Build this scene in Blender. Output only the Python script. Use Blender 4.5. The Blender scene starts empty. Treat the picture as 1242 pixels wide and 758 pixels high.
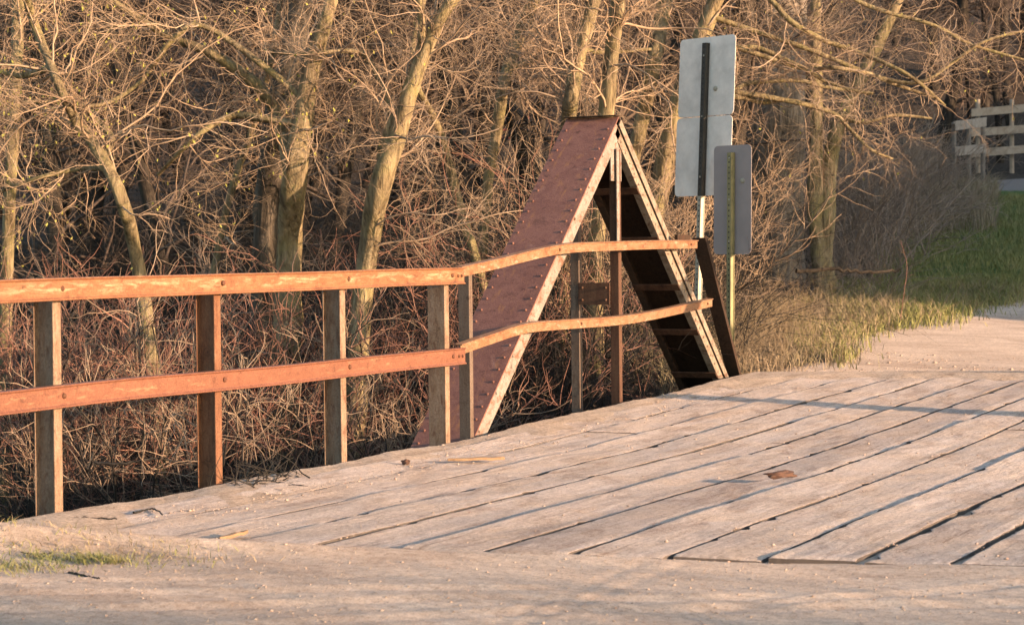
import bpy, bmesh, math, random
import numpy as np
from mathutils import Vector, noise as mnoise

rng = np.random.default_rng(11)
random.seed(5)
scn = bpy.context.scene
col = scn.collection

# ------------------------------------------------------------------ camera frame (metres; +Y runs along the bridge)
FP, PW, PH = 2500.0, 1242.0, 758.0
_th = math.atan(1259 / FP); _pi = math.atan(76 / FP); _ro = math.radians(0.6)
FW = np.array([-math.sin(_th) * math.cos(_pi), math.cos(_th) * math.cos(_pi), -math.sin(_pi)])
_r0 = np.array([math.cos(_th), math.sin(_th), 0.0]); _u0 = np.cross(_r0, FW)
RT = _r0 * math.cos(_ro) - _u0 * math.sin(_ro); UP = _u0 * math.cos(_ro) + _r0 * math.sin(_ro)
def ray(px, py): return FW + RT * ((px - PW / 2) / FP) - UP * ((py - PH / 2) / FP)
CAM = -ray(76, 628) * 10.3
def at(px, py, d): return CAM + ray(px, py) * d
def onx(px, py, x): q = ray(px, py); return CAM + q * ((x - CAM[0]) / q[0])
def onz(px, py, z): q = ray(px, py); return CAM + q * ((z - CAM[2]) / q[2])
FH = np.array([FW[0], FW[1]]) / math.hypot(FW[0], FW[1]); RH = np.array([FH[1], -FH[0]])

# ------------------------------------------------------------------ object helpers
def tag(o, label=None, cat=None, group=None, kind=None):
    if label: o['label'] = label
    if cat: o['category'] = cat
    if group: o['group'] = group
    if kind: o['kind'] = kind
    return o

def empty(name, loc=(0, 0, 0)):
    o = bpy.data.objects.new(name, None); col.objects.link(o); o.location = loc
    o.empty_display_size = 0.2
    return o

def link(name, me, mat, parent=None, smooth=False):
    if mat: me.materials.append(mat)
    if smooth: me.polygons.foreach_set('use_smooth', np.ones(len(me.polygons), bool))
    o = bpy.data.objects.new(name, me); col.objects.link(o)
    if parent:
        o.parent = parent
        w = Vector((0, 0, 0)); p = parent
        while p: w += p.location; p = p.parent
        o.location = -w                                   # meshes are written in world metres
    return o

def np_mesh(name, V, F):
    me = bpy.data.meshes.new(name)
    V = np.ascontiguousarray(V, np.float32).reshape(-1, 3); F = np.ascontiguousarray(F, np.int32)
    n, k = F.shape
    me.vertices.add(len(V)); me.vertices.foreach_set('co', V.ravel())
    me.loops.add(n * k); me.loops.foreach_set('vertex_index', F.ravel())
    me.polygons.add(n); me.polygons.foreach_set('loop_start', np.arange(0, n * k, k, dtype=np.int32))
    me.update(calc_edges=True)
    return me

class MB:
    """collects boxes, bars, rods, sweeps and rivets for one part"""
    def __init__(s): s.v = []; s.f = []
    def add(s, V, F):
        b = len(s.v); s.v += [tuple(map(float, p)) for p in V]; s.f += [tuple(i + b for i in f) for f in F]; return s
    def frame_box(s, o, a, b, c):
        o, a, b, c = map(np.array, (o, a, b, c))
        V = [o, o + a, o + a + b, o + b, o + c, o + a + c, o + a + b + c, o + b + c]
        return s.add(V, [(0, 3, 2, 1), (4, 5, 6, 7), (0, 1, 5, 4), (1, 2, 6, 5), (2, 3, 7, 6), (3, 0, 4, 7)])
    def box(s, x0, x1, y0, y1, z0, z1):
        return s.frame_box((x0, y0, z0), (x1 - x0, 0, 0), (0, y1 - y0, 0), (0, 0, z1 - z0))
    def sweep(s, path, prof, side=(1, 0, 0), up=(0, 0, 1)):
        path = [np.array(p, float) for p in path]; n = len(prof); side = np.array(side, float); up = np.array(up, float)
        V = [p + side * q[0] + up * q[1] for p in path for q in prof]
        F = [(i * n + j, i * n + (j + 1) % n, (i + 1) * n + (j + 1) % n, (i + 1) * n + j) for i in range(len(path) - 1) for j in range(n)]
        F += [tuple(range(n))[::-1], tuple((len(path) - 1) * n + j for j in range(n))]
        return s.add(V, F)
    def rod(s, p0, p1, r, n=8):
        p0, p1 = np.array(p0, float), np.array(p1, float); d = p1 - p0; d /= np.linalg.norm(d)
        a = np.cross(d, (0.3, 0.2, 0.9) if abs(d[2]) < .8 else (1, 0, 0)); a /= np.linalg.norm(a); b = np.cross(d, a)
        return s.sweep([p0, p1], [(r * math.cos(t), r * math.sin(t)) for t in np.linspace(0, 2 * math.pi, n, endpoint=False)], a, b)
    def dome(s, c, nrm, r, h):
        c, nrm = np.array(c, float), np.array(nrm, float)
        a = np.cross(nrm, (0.31, 0.4, 0.86)); a /= np.linalg.norm(a); b = np.cross(nrm, a); V = []
        for rr, hh in ((1, -.004 / h), (.9, .5), (.5, .9)):
            V += [c + a * r * rr * math.cos(t) + b * r * rr * math.sin(t) + nrm * h * hh for t in np.linspace(0, 2 * math.pi, 8, endpoint=False)]
        V.append(c + nrm * h)
        F = [(k * 8 + j, k * 8 + (j + 1) % 8, k * 8 + 8 + (j + 1) % 8, k * 8 + 8 + j) for k in (0, 1) for j in range(8)]
        F += [(16 + j, 16 + (j + 1) % 8, 24) for j in range(8)]
        return s.add(V, F)
    def build(s, name, mat, parent=None, bevel=0.0, smooth=False):
        me = bpy.data.meshes.new(name); me.from_pydata(s.v, [], s.f)
        bm = bmesh.new(); bm.from_mesh(me); bmesh.ops.recalc_face_normals(bm, faces=bm.faces); bm.to_mesh(me); bm.free()
        o = link(name, me, mat, parent, smooth)
        if bevel:
            m = o.modifiers.new('bevel', 'BEVEL'); m.width = bevel; m.segments = 2; m.limit_method = 'ANGLE'
        return o

# ------------------------------------------------------------------ materials
def mat(name):
    m = bpy.data.materials.new(name); m.use_nodes = True
    nt = m.node_tree; b = nt.nodes['Principled BSDF']
    return m, nt, b
def N(nt, t, **kw):
    n = nt.nodes.new(t)
    for k, v in kw.items():
        if k in n.inputs: n.inputs[k].default_value = v
        else: setattr(n, k, v)
    return n
def coords(nt, scale=(1, 1, 1), kind='Object'):
    tc = N(nt, 'ShaderNodeTexCoord'); mp = N(nt, 'ShaderNodeMapping'); mp.inputs['Scale'].default_value = scale
    nt.links.new(tc.outputs[kind], mp.inputs['Vector']); return mp.outputs['Vector']
def noise(nt, vec, scale, detail=5.0, rough=.6, dist=0.0):
    n = N(nt, 'ShaderNodeTexNoise'); n.inputs['Scale'].default_value = scale; n.inputs['Detail'].default_value = detail
    n.inputs['Roughness'].default_value = rough; n.inputs['Distortion'].default_value = dist
    nt.links.new(vec, n.inputs['Vector']); return n.outputs['Fac']
def ramp(nt, fac, stops):
    r = N(nt, 'ShaderNodeValToRGB'); e = r.color_ramp.elements
    while len(e) < len(stops): e.new(.5)
    for i, (p, c) in enumerate(stops):
        e[i].position = p; e[i].color = (*c, 1) if not np.isscalar(c) else (c, c, c, 1)
    nt.links.new(fac, r.inputs['Fac']); return r.outputs['Color']
def mix(nt, a, b, fac, mode='MIX'):
    m = N(nt, 'ShaderNodeMix', data_type='RGBA', blend_type=mode)
    for sock, v in ((m.inputs[6], a), (m.inputs[7], b), (m.inputs[0], fac)):
        if isinstance(v, bpy.types.NodeSocket): nt.links.new(v, sock)
        elif np.isscalar(v): sock.default_value = v
        else: sock.default_value = (*v, 1)
    return m.outputs[2]
def bump(nt, b, h, strength, dist, prev=None):
    n = N(nt, 'ShaderNodeBump'); n.inputs['Strength'].default_value = strength; n.inputs['Distance'].default_value = dist
    nt.links.new(h, n.inputs['Height'])
    if prev: nt.links.new(prev, n.inputs['Normal'])
    nt.links.new(n.outputs['Normal'], b.inputs['Normal']); return n.outputs['Normal']

def steel(name, cols, scale=(9, 3, 9), rough=.75, fine=.25, flake=None, spec=.3, fsc=(5, 1.2, 14), worn=False):
    m, nt, b = mat(name); v = coords(nt, scale)
    a = noise(nt, v, 1.0, 8, .68, .4)
    c = ramp(nt, a, [(p, k) for p, k in zip(np.linspace(.3, .72, len(cols)), cols)])
    f = noise(nt, coords(nt), 90, 4, .7)
    c = mix(nt, c, ramp(nt, f, [(.35, (.45, .4, .38)), (.7, (1.25, 1.2, 1.15))]), .55, 'MULTIPLY')
    if flake:
        fl = noise(nt, coords(nt, fsc), 1.6, 7, .72, .5)
        fm = ramp(nt, fl, [(flake[1], 0.0), (flake[1] + .13, .9)])
        if worn:                                          # paint survives in the middle of the face, rust creeps in from both edges
            tc = N(nt, 'ShaderNodeTexCoord'); sx = N(nt, 'ShaderNodeSeparateXYZ'); nt.links.new(tc.outputs['Generated'], sx.inputs[0])
            fm = mix(nt, fm, ramp(nt, sx.outputs['Z'], [(.22, 0.0), (.42, 1.0), (.66, 1.0), (.88, .1)]), 1.0, 'MULTIPLY')
        c = mix(nt, c, flake[0], fm)
    c = mix(nt, c, ramp(nt, noise(nt, coords(nt), 17, 8, .78, .3), [(.31, (.34, .26, .22)), (.45, (1, 1, 1))]), .85, 'MULTIPLY')
    nt.links.new(c, b.inputs['Base Color']); b.inputs['Roughness'].default_value = rough
    b.inputs['Specular IOR Level'].default_value = spec
    bump(nt, b, f, fine, .004)
    return m
M = {}
M['rail'] = steel('rusty_rail_steel', [(.15, .058, .026), (.24, .115, .055), (.19, .08, .037), (.28, .165, .085)], (9, 5, 13), .5, .5, ((.32, .235, .14), .50), .45, (9, 3.6, 20), True)
M['rail_low'] = steel('rusty_lower_rail_steel', [(.13, .05, .03), (.20, .085, .05), (.165, .068, .04), (.22, .105, .06)], (9, 5, 13), .5, .5, ((.27, .16, .09), .55), .45, (9, 3.6, 20), True)
M['rail_bent'] = steel('worn_bent_rail_steel', [(.13, .05, .024), (.22, .105, .05), (.26, .155, .088), (.16, .062, .03)], (12, 8, 14), .55, .5, ((.33, .28, .21), .56), .45, (10, 6, 20))
M['post'] = steel('weathered_post_steel', [(.11, .062, .04), (.20, .135, .09), (.24, .18, .135), (.16, .078, .04)], (22, 22, 5), .7, .6, ((.10, .042, .022), .53), .4, (16, 16, 5))
M['post_red'] = steel('rusty_post_steel', [(.08, .034, .018), (.145, .062, .03), (.19, .095, .05), (.11, .044, .022)], (22, 22, 5), .7, .6, ((.26, .20, .15), .62), .4, (24, 24, 4))
M['plate'] = steel('maroon_cover_plate', [(.12, .054, .040), (.21, .102, .078), (.165, .076, .058), (.27, .15, .12)], (4, 7, 7), .55, .5, ((.27, .125, .055), .56), .3, (9, 3, 3))
M['web'] = steel('pale_peeling_steel', [(.15, .12, .10), (.215, .20, .18), (.255, .24, .225), (.18, .135, .10)], (7, 7, 7), .75, .5, ((.14, .062, .032), .50), .3, (7, 5, 9))
M['web_rust'] = steel('rust_streaked_flange', [(.09, .055, .035), (.20, .165, .13), (.27, .24, .20), (.14, .08, .045)], (9, 9, 9), .75, .5, ((.09, .04, .025), .54))
M['dark_steel'] = steel('grime_and_shade_steel', [(.028, .02, .016), (.055, .036, .026), (.04, .028, .022), (.095, .05, .03)], (6, 6, 3), .85, .3, None, .12)  # grime, darkened further to stand in for shade on undersides
M['hanger'] = steel('brown_hanger_steel', [(.06, .04, .03), (.12, .085, .065), (.15, .12, .10), (.085, .05, .03)], (14, 14, 2), .75, .3)
M['king'] = steel('dark_rust_angle', [(.035, .02, .014), (.07, .034, .022), (.10, .055, .035), (.05, .025, .016)], (14, 14, 2), .8, .3, ((.2, .16, .13), .66))
M['rivet'] = steel('rivet_steel', [(.13, .07, .06), (.2, .125, .10), (.17, .09, .07), (.24, .17, .14)], (30, 30, 30), .55, .1)
M['bolt'] = steel('bolt_steel', [(.06, .025, .015), (.12, .05, .03), (.09, .04, .02), (.14, .07, .04)], (30, 30, 30), .7, .1)

def wood_deck():
    m, nt, b = mat('sandy_weathered_planks')
    g = noise(nt, coords(nt, (26, 1.1, 8)), 1.0, 7, .6, .9)
    c = ramp(nt, g, [(.25, (.50, .43, .385)), (.45, (.64, .565, .51)), (.62, (.70, .635, .585)), (.8, (.74, .69, .65))])
    p = noise(nt, coords(nt), 2.3, 6, .62, .5)
    c = mix(nt, c, (.68, .575, .48), ramp(nt, p, [(.44, 0.0), (.64, .85)]))
    s = noise(nt, coords(nt), 55, 4, .75)
    c = mix(nt, c, ramp(nt, s, [(.32, (.62, .56, .52)), (.55, (1.06, 1.04, 1.02))]), .7, 'MULTIPLY')
    sp = noise(nt, coords(nt), 150, 4, .85); c = mix(nt, c, ramp(nt, sp, [(.33, (.40, .36, .35)), (.46, (.97, .96, .95)), (.62, (1.06, 1.05, 1.04)), (.72, (1.3, 1.28, 1.27))]), .8, 'MULTIPLY')
    sx = N(nt, 'ShaderNodeSeparateXYZ'); nt.links.new(coords(nt), sx.inputs[0]); m1 = N(nt, 'ShaderNodeMath', operation='ADD'); nt.links.new(sx.outputs['X'], m1.inputs[0]); m1.inputs[1].default_value = 2.4 - .235
    m2 = N(nt, 'ShaderNodeMath', operation='DIVIDE'); nt.links.new(m1.outputs[0], m2.inputs[0]); m2.inputs[1].default_value = .385; m3 = N(nt, 'ShaderNodeMath', operation='FLOOR'); nt.links.new(m2.outputs[0], m3.inputs[0])
    wn = N(nt, 'ShaderNodeTexWhiteNoise', noise_dimensions='1D'); nt.links.new(m3.outputs[0], wn.inputs['W'])
    c = mix(nt, c, ramp(nt, wn.outputs['Value'], [(0, (.80, .79, .80)), (.5, (.97, .96, .95)), (1, (1.12, 1.11, 1.10))]), 1.0, 'MULTIPLY')   # every board weathered its own way
    gt = noise(nt, coords(nt, (1.3, .75, 1)), 34, 9, .82); c = mix(nt, c, ramp(nt, gt, [(.33, (.45, .41, .39)), (.45, (.90, .88, .87)), (.56, (1.08, 1.07, 1.06)), (.68, (1.25, 1.24, 1.23))]), .85, 'MULTIPLY')
    st = noise(nt, coords(nt, (2.2, .8, 1)), 1.7, 7, .72, 1.2); c = mix(nt, c, ramp(nt, st, [(.34, (.66, .60, .57)), (.5, (1.0, .99, .98)), (.7, (1.1, 1.09, 1.1))]), .9, 'MULTIPLY')
    wr = noise(nt, coords(nt, (30, 1.4, 1)), 1.0, 4, .8, .4); c = mix(nt, c, ramp(nt, wr, [(.32, (.42, .36, .33)), (.42, (1, 1, 1))]), .7, 'MULTIPLY')
    ck = noise(nt, coords(nt, (70, 1.0, 1)), 1.0, 5, .75, .2); c = mix(nt, c, ramp(nt, ck, [(.31, (.30, .26, .24)), (.37, (1, 1, 1))]), .8, 'MULTIPLY')
    nt.links.new(c, b.inputs['Base Color']); b.inputs['Roughness'].default_value = .9; b.inputs['Specular IOR Level'].default_value = .15
    w = N(nt, 'ShaderNodeTexWave', wave_type='RINGS', rings_direction='Y'); w.inputs['Scale'].default_value = 5.5
    w.inputs['Distortion'].default_value = 9; w.inputs['Detail'].default_value = 3; w.inputs['Detail Scale'].default_value = 1.1
    nt.links.new(coords(nt, (1.6, .55, 1)), w.inputs['Vector'])
    hh = mix(nt, w.outputs['Fac'], s, .5)
    msk = ramp(nt, noise(nt, coords(nt), 1.4, 4, .6), [(.5, 0.0), (.62, 1.0)]); hh = mix(nt, s, hh, msk)
    gr = noise(nt, coords(nt, (75, 2.6, 8)), 1.0, 6, .7, .6)
    n0 = bump(nt, b, gr, .55, .012); n1 = bump(nt, b, g, .3, .010, n0); n2 = bump(nt, b, hh, .55, .012, n1); n3 = bump(nt, b, gt, .8, .014, n2)
    bump(nt, b, noise(nt, coords(nt), 170, 4, .85), .9, .008, n3)
    return m
M['plank'] = wood_deck()

def timber(name, cols, sc=(20, 20, 1.5)):
    m, nt, b = mat(name); g = noise(nt, coords(nt, sc), 1.0, 7, .65, .6)
    c = ramp(nt, g, [(p, k) for p, k in zip(np.linspace(.3, .7, len(cols)), cols)])
    nt.links.new(c, b.inputs['Base Color']); b.inputs['Roughness'].default_value = .9; bump(nt, b, g, .5, .01)
    return m
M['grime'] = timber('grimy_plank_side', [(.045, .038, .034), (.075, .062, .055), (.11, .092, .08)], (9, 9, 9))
M['edge'] = timber('grey_edge_timber', [(.16, .13, .115), (.30, .26, .235), (.40, .36, .335)], (14, 1.5, 14))
M['fence_wood'] = timber('weathered_fence_board', [(.20, .165, .135), (.32, .27, .225), (.40, .345, .295)], (8, 8, 8))
M['fence_post'] = timber('grey_fence_post', [(.14, .12, .10), (.21, .18, .155), (.26, .22, .19)], (9, 9, 2))
M['fence_white'] = timber('chalky_white_fence', [(.30, .23, .165), (.40, .315, .235), (.47, .38, .29)], (5, 5, 5))
M['splinter'] = timber('fresh_split_wood', [(.16, .095, .055), (.23, .15, .085), (.28, .20, .125)], (30, 3, 30))
M['rot'] = timber('rotten_wood', [(.04, .025, .018), (.09, .045, .03), (.06, .038, .03)], (18, 18, 18))

def bark(name, cols, zs=3.0, k=1.0, moss=None):
    m, nt, b = mat(name)
    a = noise(nt, coords(nt, (16 * k, 16 * k, zs)), 1.0, 7, .65, .5); c = ramp(nt, a, [(p, q) for p, q in zip(np.linspace(.32, .68, len(cols)), cols)])
    big = noise(nt, coords(nt), 1.7, 4, .6)
    c = mix(nt, c, ramp(nt, big, [(.3, (.72, .72, .74)), (.7, (1.18, 1.15, 1.05))]), 1.0, 'MULTIPLY')
    if moss: c = mix(nt, c, moss, ramp(nt, noise(nt, coords(nt), 3.1, 5, .7), [(.48, 0.0), (.66, .7)]))
    nt.links.new(c, b.inputs['Base Color']); b.inputs['Roughness'].default_value = .92; b.inputs['Specular IOR Level'].default_value = .1
    n1 = bump(nt, b, a, 1.0, .045); bump(nt, b, noise(nt, coords(nt, (40 * k, 40 * k, 12)), 1.0, 5, .7), .7, .015, n1); return m
M['bark'] = bark('furrowed_grey_brown_bark', [(.055, .043, .03), (.21, .168, .105), (.33, .275, .18)], 3, 1, (.235, .205, .095))
M['bark_big'] = bark('shade_dark_furrowed_bark', [(.035, .03, .025), (.085, .072, .058), (.135, .115, .095)], 1.6, .8)  # darkened so the thick trunk looks shaded
M['bark_old'] = bark('weathered_old_bark', [(.08, .068, .056), (.20, .17, .145), (.29, .25, .215)], 1.6, .7)
M['bark_far'] = bark('distant_grey_bark', [(.025, .021, .018), (.045, .038, .032), (.07, .06, .05)], 3, .6)

def twig(name, c0, c1, c2):
    m, nt, b = mat(name); a = noise(nt, coords(nt), 1.3, 5, .75)
    c = ramp(nt, a, [(.33, c0), (.5, c1), (.67, c2)])
    oi = N(nt, 'ShaderNodeObjectInfo'); r = ramp(nt, oi.outputs['Random'], [(0, (.82, .84, .88)), (1, (1.15, 1.1, 1.02))])
    c = mix(nt, c, r, 1.0, 'MULTIPLY')
    nt.links.new(c, b.inputs['Base Color']); b.inputs['Roughness'].default_value = .8; b.inputs['Specular IOR Level'].default_value = .2
    return m
M['twig'] = twig('tan_twig_bark', (.20, .14, .10), (.29, .22, .16), (.36, .285, .215))
M['stem_shade'] = twig('shade_dark_shrub_stems', (.026, .024, .022), (.045, .039, .036), (.075, .063, .056))  # lower shrub stems darkened to stand in for shade below the rail
M['twig_far'] = twig('grey_brown_twig_bark', (.05, .039, .034), (.09, .07, .059), (.135, .105, .088))
M['hedge'] = twig('pale_hedge_twigs', (.17, .13, .105), (.27, .21, .17), (.35, .28, .225))
M['twig_red'] = twig('red_brown_twig_bark', (.14, .07, .055), (.21, .115, .092), (.27, .18, .14))
M['brush'] = twig('shade_dark_brush_stems', (.016, .0155, .015), (.029, .027, .0255), (.048, .044, .041))  # near black: the ravine's shade is put into the stem colour
M['dry'] = twig('straw_dry_grass', (.21, .165, .11), (.32, .25, .165), (.25, .22, .12))
M['green'] = twig('fresh_green_grass', (.13, .155, .055), (.20, .21, .08), (.32, .28, .14))
M['bud'] = twig('yellow_green_buds', (.25, .24, .05), (.3, .29, .08), (.25, .25, .06))
M['leaf'] = twig('brown_leaf_litter', (.05, .04, .032), (.09, .068, .05), (.14, .11, .085))

def ground_mat():
    m, nt, b = mat('ground_soil_sand_litter')
    at_ = N(nt, 'ShaderNodeAttribute', attribute_name='zone'); sp = N(nt, 'ShaderNodeSeparateColor'); nt.links.new(at_.outputs['Color'], sp.inputs['Color'])
    v = coords(nt)
    lit = ramp(nt, noise(nt, v, 9, 8, .72, .6), [(.3, (.025, .02, .016)), (.5, (.055, .044, .034)), (.66, (.09, .072, .056)), (.78, (.14, .115, .09))])
    sn = noise(nt, coords(nt, (.8, 3.2, 1)), 3.2, 8, .68, .3); fine = noise(nt, v, 130, 5, .85)
    sand = ramp(nt, sn, [(.28, (.55, .45, .37)), (.5, (.66, .555, .465)), (.72, (.70, .61, .525))])
    sand = mix(nt, sand, ramp(nt, fine, [(.34, (.40, .36, .34)), (.46, (.95, .93, .92)), (.62, (1.1, 1.08, 1.06)), (.72, (1.35, 1.32, 1.3))]), .85, 'MULTIPLY')
    sand = mix(nt, sand, ramp(nt, noise(nt, v, 30, 9, .82), [(.32, (.42, .37, .34)), (.45, (.86, .83, .80)), (.56, (1.06, 1.05, 1.03)), (.68, (1.25, 1.23, 1.2))]), .85, 'MULTIPLY')
    sand = mix(nt, sand, ramp(nt, noise(nt, coords(nt, (.5, 1.4, 1)), 1.1, 5, .65, .8), [(.36, (.74, .70, .68)), (.6, (1.04, 1.03, 1.02))]), .9, 'MULTIPLY')
    gr = ramp(nt, noise(nt, v, 6, 6, .7), [(.35, (.05, .085, .02)), (.55, (.09, .135, .035)), (.72, (.20, .17, .08))])
    # soft, ragged borders between the zones
    jag = noise(nt, v, 2.2, 6, .7)
    def edge(ch):
        a = N(nt, 'ShaderNodeMath', operation='ADD'); nt.links.new(sp.outputs[ch], a.inputs[0])
        s = N(nt, 'ShaderNodeMath', operation='SUBTRACT'); nt.links.new(jag, s.inputs[0]); s.inputs[1].default_value = .5
        nt.links.new(s.outputs[0], a.inputs[1]); return ramp(nt, a.outputs[0], [(.42, 0.0), (.62, 1.0)])
    c = mix(nt, lit, gr, edge('Green')); c = mix(nt, c, sand, edge('Red')); c = mix(nt, c, (.22, .185, .16), edge('Blue'))
    nt.links.new(c, b.inputs['Base Color']); b.inputs['Roughness'].default_value = .95; b.inputs['Specular IOR Level'].default_value = .1
    n1 = bump(nt, b, fine, .8, .010); bump(nt, b, noise(nt, v, 30, 7, .8), .55, .018, n1)
    return m
M['ground'] = ground_mat()

def plain(name, c, rough=.6, metal=0.0, var=.25, sc=6):
    m, nt, b = mat(name); a = noise(nt, coords(nt, (sc, sc, sc)), 1.0, 6, .65)
    k = ramp(nt, a, [(.3, tuple(x * (1 - var) for x in c)), (.7, tuple(x * (1 + var) for x in c))])
    nt.links.new(k, b.inputs['Base Color']); b.inputs['Roughness'].default_value = rough; b.inputs['Metallic'].default_value = metal
    bump(nt, b, noise(nt, coords(nt), 120, 3, .6), .08, .002); return m
M['alu'] = plain('dull_aluminium_back', (.62, .585, .545), .6, .1, .2, 5)
M['alu_brown'] = plain('grimy_aluminium_back', (.27, .235, .23), .65, .1, .12, 3)
M['uch_dark'] = plain('shaded_post_steel', (.035, .033, .028), .7, .2, .3, 9)  # upper sign post: shade is put into the colour
M['uch_pale'] = plain('pale_lit_post_steel', (.30, .29, .24), .6, .3, .25, 9)  # lower length of the same post: sunlight put into the colour; also bolts
M['uch_yel'] = plain('olive_post_paint', (.20, .18, .085), .6, .1, .3, 9)
M['hole'] = plain('hole_shadowed_steel', (.012, .011, .01), .9)
M['red_gate'] = plain('faded_red_gate_paint', (.14, .028, .03), .6)
def pebble():
    m, nt, b = mat('mixed_pebbles'); a = noise(nt, coords(nt), 45, 2, .5)
    nt.links.new(ramp(nt, a, [(.25, (.10, .075, .06)), (.42, (.32, .25, .20)), (.55, (.40, .33, .28)), (.68, (.30, .19, .15)), (.8, (.46, .41, .37))]), b.inputs['Base Color'])
    b.inputs['Roughness'].default_value = .9; return m
M['stone'] = pebble()

# ------------------------------------------------------------------ terrain
def sstep(a, b, x): t = np.clip((x - a) / (b - a), 0, 1); return t * t * (3 - 2 * t)
_na = rng.uniform(0, 6.28, (14, 2)); _nd = rng.uniform(0, 6.28, 14)
def wob(x, y, f):                                        # cheap smooth noise
    s = 0
    for i in range(7): s = s + np.sin(x * f * math.cos(_na[i, 0]) * (1 + .37 * i) + y * f * math.sin(_na[i, 0]) * (1 + .37 * i) + _nd[i]) / (1 + .45 * i)
    return s / 3
def wl(x, y): return (x - CAM[0]) * FH[0] + (y - CAM[1]) * FH[1], (x - CAM[0]) * RH[0] + (y - CAM[1]) * RH[1]
RUTS = []
for a, b, dp, wd in (((600, 775), (822, 690), .0035, .03), ((560, 775), (770, 690), .003, .03), ((-30, 722), (640, 716), .010, .05), ((-30, 742), (900, 726), .012, .06), ((-20, 708), (420, 702), .008, .04), ((300, 760), (1260, 728), .010, .06), ((900, 735), (1260, 704), .010, .05)):
    p, q = onz(*a, 0), onz(*b, 0); RUTS.append(((p[0], p[1], q[0], q[1]), dp, wd))
def ground_z(x, y, fine=True):
    x = np.asarray(x, float); y = np.asarray(y, float); t = y - .25 * x; w, l = wl(x, y)
    near = 1 - sstep(-.95, 1.3, t + .9 * sstep(-.1, -2.0, x) * 2)
    near = near * (1 - .85 * sstep(-.05, -3.5, x))
    bank = sstep(8.3, 11.0, t - .85 * np.maximum(0, -1.3 - x))
    zb = .08 + .076 * np.maximum(w - 21, 0) + .2 * np.maximum(w - 66, 0)
    # unseen ridge east of the road, added to shade the lane and deep woods
    zb = zb + 9.0 * sstep(13, 23, x) * sstep(13.5, 19, y) * (1 - sstep(95, 130, y))
    zn = .004 + .014 * wob(x + 3, y, 1.1)
    bot = -2.0 + .12 * np.maximum(-x - 4, 0) * .6 + .15 * wob(x, y, .9) + 1.7 * sstep(5.9, 8.5, x)
    z = zn * near + zb * bank * (1 - near) + bot * (1 - near) * (1 - bank)
    z = z + .06 * wob(x, y, 1.3) * sstep(20, 30, w)
    road = sstep(-.4, .4, x) * (1 - sstep(5.0, 6.0, x))
    if fine:
        z = z + (.008 * wob(x * .7, y * 2.4, 3.1) + .003 * wob(x, y * 1.7, 17)) * (near > .5)
        for (xa, ya, xb, yb), dp, wd in RUTS:
            L = math.hypot(xb - xa, yb - ya); q = ((x - xa) * (yb - ya) - (y - ya) * (xb - xa)) / L; s_ = ((x - xa) * (xb - xa) + (y - ya) * (yb - ya)) / L
            q = q + .02 * np.sin(s_ * 2.1 + xa * 7)
            z = z + (-dp * np.exp(-(q / wd) ** 2) + .6 * dp * np.exp(-((np.abs(q) - 1.6 * wd) / (.5 * wd)) ** 2)) * (near > .5) * sstep(-.3, 0, s_) * (1 - sstep(L, L + .3, s_))
        mound = (.042 * (1 - sstep(1.0, 2.3, x)) + .012) * sstep(-.3, .1, x) * np.exp(-((t + 1.01) / .13) ** 2) + .05 * sstep(-.2, .1, x) * (1 - sstep(.3, 1.2, x)) * np.exp(-((t + .95) / .3) ** 2)
        z = z + mound
    return z
def lines(lo, hi, d0, d1, step, big):
    a = [d0]; s = step
    b = list(np.arange(d0, d1, step))
    p = d1; out_hi = []
    while p < hi: out_hi.append(p); s = min(s * 1.07, big); p += s
    p = d0; s = step; out_lo = []
    while p > lo: s = min(s * 1.07, big); p -= s; out_lo.append(p)
    return np.array(out_lo[::-1] + b + out_hi)
gx = lines(-150, 80, -.6, 6.0, .035, 3.0); gy = lines(-14, 190, -3.0, -.7, .035, 2.2)
X, Y = np.meshgrid(gx, gy); Z = ground_z(X, Y)
nx, ny = len(gx), len(gy)
ii = (np.arange(ny - 1)[:, None] * nx + np.arange(nx - 1)[None]).ravel()
me = np_mesh('ground', np.stack([X, Y, Z], -1), np.stack([ii, ii + 1, ii + 1 + nx, ii + nx], 1))
t_ = Y - .25 * X; w_, l_ = wl(X, Y)
_rg = .45 * wob(X, Y, .9) + .25 * wob(X, Y, 2.6)
sand = np.maximum((1 - sstep(-.9, -.3, t_)) * sstep(-1.6, -.3, X), sstep(9.2, 9.6, t_) * sstep(-1.2, .4, X - .03 * (Y - 10) + _rg) * (1 - sstep(5.5, 7, X)) * (1 - sstep(70, 90, Y)))
grassz = sstep(10.5, 12.5, t_) * (1 - sstep(-.6, .6, X - .03 * (Y - 10))) * sstep(.16, .20, l_ / np.maximum(w_, 1)) * (1 - sstep(62, 64, w_))
grassz = np.maximum(grassz, 0 * sstep(66.5, 68.5, w_ - .0 * l_) * (1 - sstep(74, 80, w_)) * sstep(.17, .2, l_ / np.maximum(w_, 1)))
lane = sstep(56.5, 57.5, w_) * (1 - sstep(63.5, 64.5, w_)) * sstep(.21, .222, l_ / np.maximum(w_, 1))
ca = me.color_attributes.new('zone', 'FLOAT_COLOR', 'POINT')
ca.data.foreach_set('color', np.stack([sand, grassz, lane, np.ones_like(sand)], -1).astype(np.float32).ravel())
tag(link('ground', me, M['ground'], smooth=True), kind='structure')

# ------------------------------------------------------------------ the bridge
def dz(y): return .02 * max(0.0, y - 4.0)
br = empty('plank_bridge', (2.4, 4.5, 0))
tag(br, 'old road bridge of sandy planks with rusty rails and a riveted triangular steel truss', 'bridge')
T0, T1 = -.97, 9.85

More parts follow.
